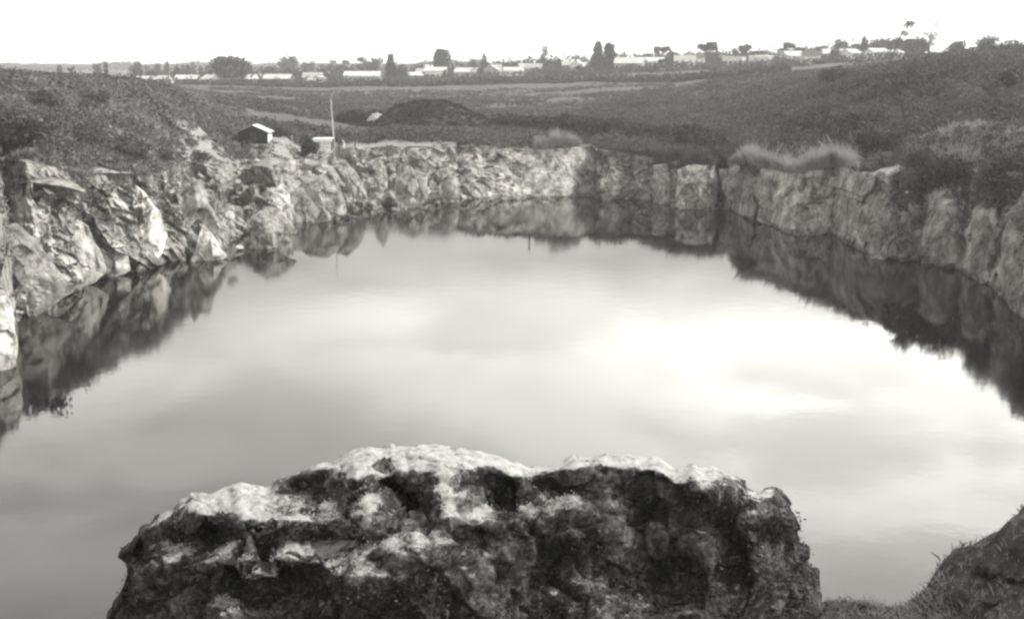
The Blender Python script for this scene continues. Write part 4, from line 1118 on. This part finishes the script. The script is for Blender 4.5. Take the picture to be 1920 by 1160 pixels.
house(1283, 505, 12, 8, 3.2, 2.6, -.4, 'wall_white', 'roof_grey', 'house with a steep pale pitched roof among grey trees', 2)
house(1302, 540, 12, 8, 4.6, 1.8, .2, 'wall_white', 'roof_dark', 'white house with a dark sloping roof behind the steep pale roof', 2)
house(1372, 510, 15, 9, 4.4, .5, .05, 'wall_white', 'roof_white', 'flat-roofed white building below the spiky grey tree', 4, 'flat', False)
house(1425, 500, 12, 9, 4.6, 1.2, -.1, 'wall_white', 'roof_white', 'blank bright white building on the slope before the dark windows house', 1, 'hip', False)
house(1484, 480, 11, 8, 4.4, 1.6, .1, 'wall_white', 'roof_white', 'white house with big dark windows at the hill crest', 3)
house(1520, 480, 9, 8, 3.8, 1.6, .1, 'wall_white', 'roof_dark', 'white house with a dark roof at the hill crest', 2)
house(1560, 500, 12, 8, 3.6, 1.8, -.2, 'wall_grey', 'roof_white', 'grey house with bright roof below the dark rounded tree', 3)
house(1592, 480, 9, 7, 3.2, 1.4, .3, 'wall_white', 'roof_white', 'white house in the uphill row below the grey peaked tree', 2)
house(1618, 540, 14, 8, 4.6, 1.6, 0, 'wall_white', 'roof_dark', 'dark roofed white house highest in the uphill row', 3)
house(1640, 460, 9, 7, 2.8, 1.2, .15, 'wall_white', 'roof_white', 'white house in the uphill row in front of the wide dark trees', 2, chim=False)
house(1670, 440, 9, 6, 2.4, 1.0, 0, 'wall_white', 'roof_white', 'low white house at the top end of the uphill row', 2, chim=False)
house(1878, 430, 8, 6, 2.8, 1.0, .2, 'wall_white', 'roof_white', 'lone small pale house on the far hilltop', 2, chim=False)
rs_ = np.random.default_rng(99)
for i_ in range(34):
    px_ = rs_.uniform(300, 1000) if i_ < 14 else rs_.uniform(1000, 1640)
    house(px_, rs_.uniform(530, 640), rs_.uniform(8, 16), rs_.uniform(6, 8), rs_.uniform(2.6, 4.2), rs_.uniform(1, 2.2), rs_.uniform(-.8, .8), ('wall_grey', 'wall_white', 'wall_dark')[i_ % 3], ('roof_grey', 'roof_white', 'roof_dark', 'roof_grey')[i_ % 4],
          'small house half hidden among trees in the crowded back rows of the town', int(rs_.integers(2, 4)), chim=bool(i_ % 2))['group'] = 'houses in the crowded back rows of the town'
# aerial mast over the flat-roofed building
p = gpt(1407, 505, 110); root = empty('aerial_mast', p); tag(root, 'thin mast standing beside the flat-roofed white building', 'mast')
MB().tube([(0, 0, -.5), (0, 0, 11.5)], [.22, .1], 6).build('shaft', M['wood_dark'], root)
MB().tube([(-1.2, 0, 10.6), (1.2, 0, 10.6)], [.07, .07], 5).build('cross_arm', M['wood_dark'], root)

# ------------------------------------------------------------------ the great rock outcrop in the foreground
sil = [(188, 1210), (200, 1165), (215, 1112), (236, 1075), (243, 1022), (262, 990), (310, 965), (370, 926), (440, 906), (475, 905), (500, 912), (520, 900), (560, 885), (620, 866), (660, 846), (720, 837),
       (780, 834), (840, 837), (900, 846), (950, 859), (985, 876), (1000, 880), (1040, 871), (1090, 856), (1130, 851), (1200, 856), (1240, 859), (1266, 878), (1300, 870), (1340, 879), (1388, 900), (1402, 918),
       (1430, 924), (1450, 916), (1474, 930), (1490, 956), (1496, 1000), (1508, 1040), (1518, 1065), (1522, 1120), (1530, 1230)]
sil = np.array(sil, float)
seg = np.concatenate([[0], np.cumsum(np.hypot(np.diff(sil[:, 0]), np.diff(sil[:, 1])))])
NCm, NRf, NRb = 620, 330, 60
sc = np.linspace(0, seg[-1], NCm)
SX, SY = np.interp(sc, seg, sil[:, 0]), np.interp(sc, seg, sil[:, 1])
rgh = fbm(P3(sc / 26.0, 0 * sc, 0 * sc), 4, 301)
SY = SY + rgh * 4.0; SX = SX + smooth(1360, 1480, SX) * fbm(P3(sc / 17.0, 0 * sc + 4, 0 * sc), 4, 303) * 11.0
D0 = 11.6                                     # metres from the camera to the crest line
BY = 1330.0
mr = np.linspace(0, 1, NRf) ** 1.25
YY = SY[None, :] + (BY - SY)[None, :] * mr[:, None]
cx = 860.0
XX = SX[None, :] + (cx - SX)[None, :] * 0.30 * smooth(0, 1, mr)[:, None] * np.clip(np.abs(SX - cx) / 660, 0, 1)[None, :] * 0.25
below = YY - SY[None, :]
# the flat sunlit top is some metres deep, then the face plunges; depth of top varies along the crest
topw = np.interp(SX, [188, 260, 420, 520, 640, 780, 900, 1000, 1100, 1250, 1330, 1400, 1530], [10, 22, 62, 30, 46, 60, 52, 14, 26, 26, 36, 16, 8])
edge_l = np.minimum(np.abs(XX - 190), np.abs(1530 - XX))
side = np.clip(edge_l / 150.0, 0, 1); side = np.sqrt(1 - (1 - side) ** 2)
tz = np.minimum(below, topw[None, :])
rest = np.maximum(below - topw[None, :], 0)
# range shortens quickly over the top, slowly down the face
depr = lambda yy: PITCH + np.arctan((yy - 580) / F)
zc = H - D0 * np.tan(depr(SY))[None, :]
rng_top = (H - zc) / np.tan(depr(SY[None, :] + tz))
RM = rng_top - rest * 0.0021 - 0.5 * smooth(0, 160, rest) + (1 - side) * 1.6 + (np.abs(SX - cx) / 660)[None, :] ** 2 * .5
# hollows, shoulders and ridges of the rock: (px, py, rx, ry, metres in(+)/out(-))
for (hx, hy, rx, ry, dp) in ((590, 915, 58, 34, .55), (762, 935, 56, 42, .85), (905, 918, 48, 34, .6), (955, 945, 40, 22, .3), (370, 1005, 60, 34, .8), (262, 1040, 26, 36, .4),
                             (480, 1100, 90, 34, .4), (300, 1130, 80, 50, .4), (1190, 960, 90, 60, .6), (1040, 920, 40, 30, .35), (1100, 1060, 80, 60, .4), (1260, 1080, 120, 70, .7),
                             (1450, 1010, 22, 50, .3), (1360, 1010, 40, 60, .3), (700, 1010, 50, 24, .25), (860, 1010, 40, 60, .3), (630, 1010, 50, 20, .3),
                             (470, 985, 110, 30, -.3), (560, 965, 70, 28, -.3), (500, 1050, 110, 30, -.45), (690, 1090, 100, 24, -.3), (850, 960, 40, 50, -.35), (920, 985, 60, 16, -.25), (800, 1050, 70, 40, -.3),
                             (700, 965, 50, 30, -.2), (1310, 930, 50, 36, -.35), (1400, 980, 30, 60, -.3), (1060, 1000, 40, 50, -.2), (1330, 1060, 34, 60, -.3), (1130, 970, 60, 36, -.15)):
    RM = RM + dp * np.exp(-(((XX - hx) / rx) ** 2 + ((YY - hy) / ry) ** 2) ** 1.2) * smooth(2, 30, below)
def unproj(px, py, r):
    a, b = px - 960.0, 580.0 - py
    dx, dy, dz = a, F * CP + b * SP, -F * SP + b * CP
    k_ = r / np.hypot(dx, dy)
    return dx * k_, dy * k_, H + dz * k_
FX, FY, FZ = unproj(XX, YY, RM)
# the back of the rock falls away towards the water
tb_ = np.linspace(1, 0, NRb + 1)[:-1]
cxb, cyb, czb = FX[0], FY[0], FZ[0]
bn = np.hypot(cxb, cyb)
bk = tb_[:, None]
BX = cxb[None, :] * (1 + bk * 1.9 / bn[None, :]); BYy = cyb[None, :] * (1 + bk * 1.9 / bn[None, :])
BZ = czb[None, :] - 4.2 * bk ** 1.7 - .35 * bk
nb_ = fbm(P3(BX, BYy, BZ) / .7, 4, 361).reshape(BX.shape) * .16 * np.sin(np.pi * bk) 
BZ = BZ + nb_ * .3
VX, VY, VZ = np.concatenate([BX, FX]), np.concatenate([BYy, FY]), np.concatenate([BZ, FZ])
nrw = NRb + NRf
def gridnormals(G):
    gx = np.gradient(G, axis=1); gy = np.gradient(G, axis=0)
    n_ = np.cross(gx, gy); ar = np.linalg.norm(n_, axis=2)
    n_ = n_ / np.maximum(ar, 1e-9)[:, :, None]
    if n_[NRb + 200, NCm // 2, 1] > 0: n_ = -n_
    return n_, ar
G = np.stack([VX, VY, VZ], -1)
G = np.stack([blur(blur(G[:, :, a], 3, 0), 2, 1) for a in range(3)], -1)
n0, _a = gridnormals(G)
n0 = np.stack([blur(blur(n0[:, :, a], 7, 0), 7, 1) for a in range(3)], -1); n0 /= np.linalg.norm(n0, axis=2)[:, :, None]
Vf = G.reshape(-1, 3)
wv = Vf + .25 * np.stack([fbm(Vf / .6, 3, s_) for s_ in (311, 312, 313)], 1)
f1, f2, rnd, off = voro(wv / .85, 320)
f1b, f2b, rndb, offb = voro(wv / .33, 326)
dsp = fbm(Vf / 1.1, 4, 331) * .15 + rnd[:, 0] * .07 + (off * rnd).sum(1) * .22 - .07 * np.exp(-((f2 - f1) / .07) ** 2) + rndb[:, 0] * .02 + (offb * rndb).sum(1) * .10 + fbm(Vf / .28, 4, 341) * .05 + fbm(Vf / .07, 3, 351) * .014
att = np.concatenate([np.full(NRb, .5), .22 + .78 * smooth(0, 60, below.mean(1))])[:, None]
topk = 1 - .5 * smooth(.6, .95, n0[:, :, 2])
G = G + n0 * (dsp.reshape(nrw, NCm) * att * topk)[:, :, None]
VX, VY, VZ = G[:, :, 0], G[:, :, 1], G[:, :, 2]
base_pt = np.array([-.3, 10.4, 11.0])
def outcrop_mat():
    m, nt, b = base_mat('outcrop_rock', 0.92)
    tc = nt.nodes.new('ShaderNodeTexCoord').outputs['Object']
    n = noise_node(nt, tc, 2.2, 8, 0.7)
    nf = noise_node(nt, tc, 13.0, 6, 0.75)
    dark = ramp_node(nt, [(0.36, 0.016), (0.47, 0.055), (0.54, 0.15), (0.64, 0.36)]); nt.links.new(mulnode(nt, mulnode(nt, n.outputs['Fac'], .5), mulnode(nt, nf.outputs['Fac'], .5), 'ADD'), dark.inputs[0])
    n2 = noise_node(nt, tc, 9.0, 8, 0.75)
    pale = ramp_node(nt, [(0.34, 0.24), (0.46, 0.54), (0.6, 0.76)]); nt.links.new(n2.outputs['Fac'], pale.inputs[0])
    a = nt.nodes.new('ShaderNodeAttribute'); a.attribute_name = 'growth_light'
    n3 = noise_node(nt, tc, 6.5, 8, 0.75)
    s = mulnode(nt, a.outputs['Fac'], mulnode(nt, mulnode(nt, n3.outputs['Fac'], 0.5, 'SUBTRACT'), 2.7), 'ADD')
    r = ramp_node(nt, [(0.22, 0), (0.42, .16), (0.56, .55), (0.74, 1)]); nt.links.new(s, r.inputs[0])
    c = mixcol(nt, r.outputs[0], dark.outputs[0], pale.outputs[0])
    nt.links.new(c, b.inputs['Base Color'])
    n4 = noise_node(nt, tc, 11, 9, 0.75)
    bp = nt.nodes.new('ShaderNodeBump'); bp.inputs['Strength'].default_value = 1.0; bp.inputs['Distance'].default_value = 0.11
    nt.links.new(n4.outputs['Fac'], bp.inputs['Height']); nt.links.new(bp.outputs[0], b.inputs['Normal'])
    return m
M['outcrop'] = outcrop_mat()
V = P3(VX, VY, VZ)
# bleached growth on upward-facing shoulders; sunlit tops and shaded hollows painted in with it
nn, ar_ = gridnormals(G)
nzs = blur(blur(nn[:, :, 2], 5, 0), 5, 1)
pat = np.zeros_like(XX)  # pale patches where sun catches the rock; negative weights paint shade into hollows
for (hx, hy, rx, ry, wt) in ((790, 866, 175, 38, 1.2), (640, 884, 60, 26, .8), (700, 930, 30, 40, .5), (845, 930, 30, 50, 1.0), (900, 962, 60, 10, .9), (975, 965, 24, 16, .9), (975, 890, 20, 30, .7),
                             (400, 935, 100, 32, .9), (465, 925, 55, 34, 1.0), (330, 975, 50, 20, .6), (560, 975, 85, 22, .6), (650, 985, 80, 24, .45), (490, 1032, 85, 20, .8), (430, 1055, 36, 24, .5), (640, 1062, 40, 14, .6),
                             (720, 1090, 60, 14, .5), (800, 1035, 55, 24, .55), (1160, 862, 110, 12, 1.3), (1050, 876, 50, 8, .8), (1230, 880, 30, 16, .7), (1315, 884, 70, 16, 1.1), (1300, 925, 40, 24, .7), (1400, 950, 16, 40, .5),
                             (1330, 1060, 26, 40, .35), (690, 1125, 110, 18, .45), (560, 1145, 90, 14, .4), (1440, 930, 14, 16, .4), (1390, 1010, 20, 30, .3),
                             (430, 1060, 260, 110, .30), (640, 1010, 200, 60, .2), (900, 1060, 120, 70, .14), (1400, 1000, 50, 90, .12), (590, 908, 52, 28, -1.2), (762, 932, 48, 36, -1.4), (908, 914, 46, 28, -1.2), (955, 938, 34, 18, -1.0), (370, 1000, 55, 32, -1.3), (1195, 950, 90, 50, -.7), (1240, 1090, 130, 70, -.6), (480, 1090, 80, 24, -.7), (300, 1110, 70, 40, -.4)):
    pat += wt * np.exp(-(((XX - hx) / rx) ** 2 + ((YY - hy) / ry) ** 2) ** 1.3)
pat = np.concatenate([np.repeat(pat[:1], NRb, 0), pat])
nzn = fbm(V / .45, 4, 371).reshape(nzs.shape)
grow_lit = np.clip(.62 * smooth(.5, .98, nzs + .12 * nzn) + .62 * pat + .12 * nzn - .12, 0, 1)
me = make_mesh('outcrop', V - base_pt, 4, grid_loops(nrw, NCm), M['outcrop'], True, {'growth_light': grow_lit.ravel()})
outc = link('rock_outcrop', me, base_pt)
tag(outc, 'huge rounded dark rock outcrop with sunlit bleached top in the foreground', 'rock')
# growth on it: bleached tufts on the tops, short dark moss and leaves on the faces
fr = G[NRb - 8:].reshape(-1, 3); fn = nn[NRb - 8:].reshape(-1, 3); fl = grow_lit[NRb - 8:].ravel()
area_w = ar_[NRb - 8:].ravel()
def pick(wt, n): return rng.choice(len(fr), n, p=wt / wt.sum())
rowb0 = np.repeat(np.concatenate([np.zeros(8), smooth(20, 60, below.mean(1))]), NCm)
i = pick(area_w * rowb0 * np.clip(fl - .3, 0, 1) * np.clip(.95 - fl, 0, 1), 5000)
v, l = blades(fr[i] - base_pt + rng.normal(size=(len(i), 3)) * .012, rng.uniform(.008, .03, len(i)), .005, .8)
o = link('dry_grass', make_mesh('dry_grass', v, 5, l, M['straw_white']), parent=outc); o['kind'] = 'stuff'
k = fbm(fr / .5, 3, 381)
rowb = np.concatenate([np.zeros(8), smooth(8, 45, below.mean(1))]); rowb = np.repeat(rowb, NCm)
i = pick(area_w * rowb * np.clip(.55 - fl, 0, 1) * np.clip(k + .1, 0, 1), 24000)  # moss follows the dark tone, so it also deepens the painted hollow shade
v, l = soup(fr[i] - base_pt + fn[i] * rng.uniform(.0, .07, (len(i), 1)) + rng.normal(size=(len(i), 3)) * .015, rng.uniform(.008, .026, len(i)), .1, 1.2)
o = link('moss', make_mesh('moss', v, 4, l, M['leaf_dark']), parent=outc); o['kind'] = 'stuff'
k2 = fbm(fr / .35, 3, 391)
i = pick(area_w * np.clip(.9 - fl, 0, 1) * rowb * np.clip(k2 + .05, 0, 1) ** 1.3, 8000)
v, l = soup(fr[i] - base_pt + fn[i] * rng.uniform(.03, .11, (len(i), 1)) + rng.normal(size=(len(i), 3)) * .015, rng.uniform(.007, .022, len(i)), .4, 1.0)
o = link('pale_leaves', make_mesh('pale_leaves', v, 4, l, M['reed']), parent=outc); o['kind'] = 'stuff'

# grass on the near bank beside the outcrop
n = 52000
x = rng.uniform(2.6, 9.5, n); y = rng.uniform(11.5, 14.6, n)
k = y < bank_edge(x) + .5
x, y = x[k], y[k]
b = np.stack([x, y, bank_z(x, y) - .01], 1)
kk = fbm(b / .6, 3, 401)
hh = rng.uniform(.02, .085, len(x)) * (1 + .8 * (kk > .25))
spur = smooth(5.2, 6.0, x); kq = rng.uniform(0, 1, len(x)) > spur * .82; x, y, b, kk, hh, spur = x[kq], y[kq], b[kq], kk[kq], hh[kq], spur[kq]
pale_m = (rng.uniform(0, 1, len(x)) < np.clip(.72 + kk * .5, .1, .95) * (1 - spur * .7))
for mk, m_, nm, lab in ((pale_m, 'straw', 'bank_grass', 'pale trampled grass on the near bank beside the outcrop'), (~pale_m, 'leaf_mid', 'bank_weeds', 'dark weeds along the edge of the near bank')):
    v, l = blades(b[mk], hh[mk], .006, .7)
    tag(link(nm, make_mesh(nm, v, 5, l, M[m_])), lab, None, None, 'stuff')

for x_, y_, s_, lab in ((5.75, 12.9, .16, 'small dark stone at the foot of the near bank slope'), (6.15, 13.1, .24, 'rough dark stone jutting from the crest of the near bank slope'), (6.35, 12.7, .2, 'dark stone bedded high in the near bank slope'),
                        (5.95, 12.5, .14, 'little stone half way up the near bank slope'), (5.2, 13.3, .12, 'little dark stone in the grass at the near bank edge'), (4.7, 13.5, .1, 'tiny dark stone on the flat near bank edge')):
    rock((x_, y_, float(bank_z(np.array([x_]), np.array([y_]))[0]) + s_ * .15), s_ * .8, s_ * .6, s_ * .45, M['bank_rock'], lab, sub=3, rz=x_ * 3, cuts=9, sharp=.4)

# ------------------------------------------------------------------ air
hz = D.materials.new('haze_air'); hz.use_nodes = True; nt = hz.node_tree; nt.nodes.clear()
out = nt.nodes.new('ShaderNodeOutputMaterial'); pv = nt.nodes.new('ShaderNodeVolumePrincipled')
pv.inputs['Color'].default_value = (1, 1, .99, 1); pv.inputs['Density'].default_value = 0.00036; pv.inputs['Anisotropy'].default_value = 0.2
nt.links.new(pv.outputs[0], out.inputs['Volume'])
o = MB().box(-2800, 2800, -200, 2750, -4, 75).build('haze', hz); tag(o, kind='stuff')

# ------------------------------------------------------------------ sky, sun, camera
SUN_EL, SUN_AZ = R(48), R(80)              # azimuth measured from the view direction (+Y) towards +X
wd_ = D.worlds.new('World'); scene.world = wd_; wd_.use_nodes = True
nt = wd_.node_tree; nt.nodes.clear()
out = nt.nodes.new('ShaderNodeOutputWorld'); bg = nt.nodes.new('ShaderNodeBackground'); bg.inputs['Strength'].default_value = 0.1
nt.links.new(bg.outputs[0], out.inputs[0])
sky = nt.nodes.new('ShaderNodeTexSky'); sky.sky_type = 'NISHITA'; sky.sun_disc = False
sky.sun_elevation = SUN_EL; sky.sun_rotation = SUN_AZ; sky.air_density = 1.0; sky.dust_density = 2.0
bw = nt.nodes.new('ShaderNodeRGBToBW'); nt.links.new(sky.outputs[0], bw.inputs[0])
tcn = nt.nodes.new('ShaderNodeTexCoord').outputs['Generated']
sx = nt.nodes.new('ShaderNodeSeparateXYZ'); nt.links.new(tcn, sx.inputs[0])
def wmath(op, a, b=0.0, c=None):
    n_ = nt.nodes.new('ShaderNodeMath'); n_.operation = op
    for i_, x_ in enumerate((a, b) if c is None else (a, b, c)):
        if isinstance(x_, (int, float)): n_.inputs[i_].default_value = x_
        else: nt.links.new(x_, n_.inputs[i_])
    return n_.outputs[0]
def wmap(v, a, b, c, d):
    n_ = nt.nodes.new('ShaderNodeMapRange'); n_.interpolation_type = 'SMOOTHSTEP'
    nt.links.new(v, n_.inputs[0])
    for i_, x_ in zip((1, 2, 3, 4), (a, b, c, d)): n_.inputs[i_].default_value = x_
    return n_.outputs[0]
el = wmath('ARCSINE', sx.outputs[2]); az = wmath('ARCTAN2', sx.outputs[0], sx.outputs[1])
# cloud decks: soft sheets stretched along the horizon
cmb = nt.nodes.new('ShaderNodeCombineXYZ'); nt.links.new(az, cmb.inputs[0]); nt.links.new(wmath('MULTIPLY', el, 4.2), cmb.inputs[1])
cn = noise_node(nt, cmb.outputs[0], 5.5, 6, 0.56, 0.5)
cn2 = noise_node(nt, cmb.outputs[0], 2.2, 3, 0.5, 0.3)
cl = wmath('ADD', wmath('MULTIPLY', cn.outputs['Fac'], .55), wmath('MULTIPLY', cn2.outputs['Fac'], .45))
cl = wmap(cl, .34, .64, 0.0, 1.0)
# broken cloud: greyer low down and on the far side from the sun, bright on the sun's side
side_ = wmath('ADD', wmath('MULTIPLY', wmap(az, R(-18), R(1), 0, 1), .5), wmath('MULTIPLY', wmap(az, R(0), R(17), 0, 1), .5))
up_ = wmath('MULTIPLY', wmap(el, R(9.5), R(14), 0, 1), wmap(el, R(21.5), R(28), 1, .35))
val = wmath('ADD', wmath('MULTIPLY', wmath('MULTIPLY', wmap(el, R(10), R(14), 0, 1), wmap(el, R(15), R(19), 1, .55)), 8.0), 9.0)
val = wmath('ADD', val, wmath('MULTIPLY', wmath('MULTIPLY', side_, up_), 19.5))
val = wmath('MULTIPLY', val, wmap(cl, 0, 1, 1.0, 1.5))
hor = wmap(el, R(3.5), R(8.5), 1, 0)
val = wmath('ADD', val, wmath('MULTIPLY', hor, 8.0))
fade = wmap(el, R(28), R(50), 1, 0)
mixv = nt.nodes.new('ShaderNodeMix'); mixv.data_type = 'FLOAT'
nt.links.new(fade, mixv.inputs[0]); nt.links.new(wmath('MULTIPLY', bw.outputs[0], 1.25), mixv.inputs[2]); nt.links.new(val, mixv.inputs[3])
tint = nt.nodes.new('ShaderNodeCombineColor')
nt.links.new(mixv.outputs[0], tint.inputs[0]); nt.links.new(wmath('MULTIPLY', mixv.outputs[0], .985), tint.inputs[1]); nt.links.new(wmath('MULTIPLY', mixv.outputs[0], wmath('SUBTRACT', .968, wmath('MULTIPLY', fade, .028))), tint.inputs[2])
nt.links.new(tint.outputs[0], bg.inputs['Color'])

sl = D.lights.new('sun', 'SUN'); sl.energy = 4.8; sl.angle = R(0.6); sl.color = (1, .98, .94)
so = D.objects.new('sun', sl); col.objects.link(so)
dirv = Vector((math.sin(SUN_AZ) * math.cos(SUN_EL), math.cos(SUN_AZ) * math.cos(SUN_EL), math.sin(SUN_EL)))
so.rotation_euler = (-dirv).to_track_quat('-Z', 'Y').to_euler(); so.location = (60, 10, 80)

cam = D.cameras.new('camera'); cam.lens = F / 1920 * 36; cam.sensor_width = 36; cam.clip_start = .1; cam.clip_end = 8000
co = D.objects.new('camera', cam); col.objects.link(co); co.location = (0, 0, H); co.rotation_euler = (math.pi / 2 - PITCH, 0, 0)
scene.camera = co
scene.view_settings.view_transform = 'Standard'; scene.view_settings.look = 'None'
scene.view_settings.exposure = 0; scene.view_settings.gamma = 1
scene.cycles.filter_width = 2.6
scene.cycles.volume_bounces = 1
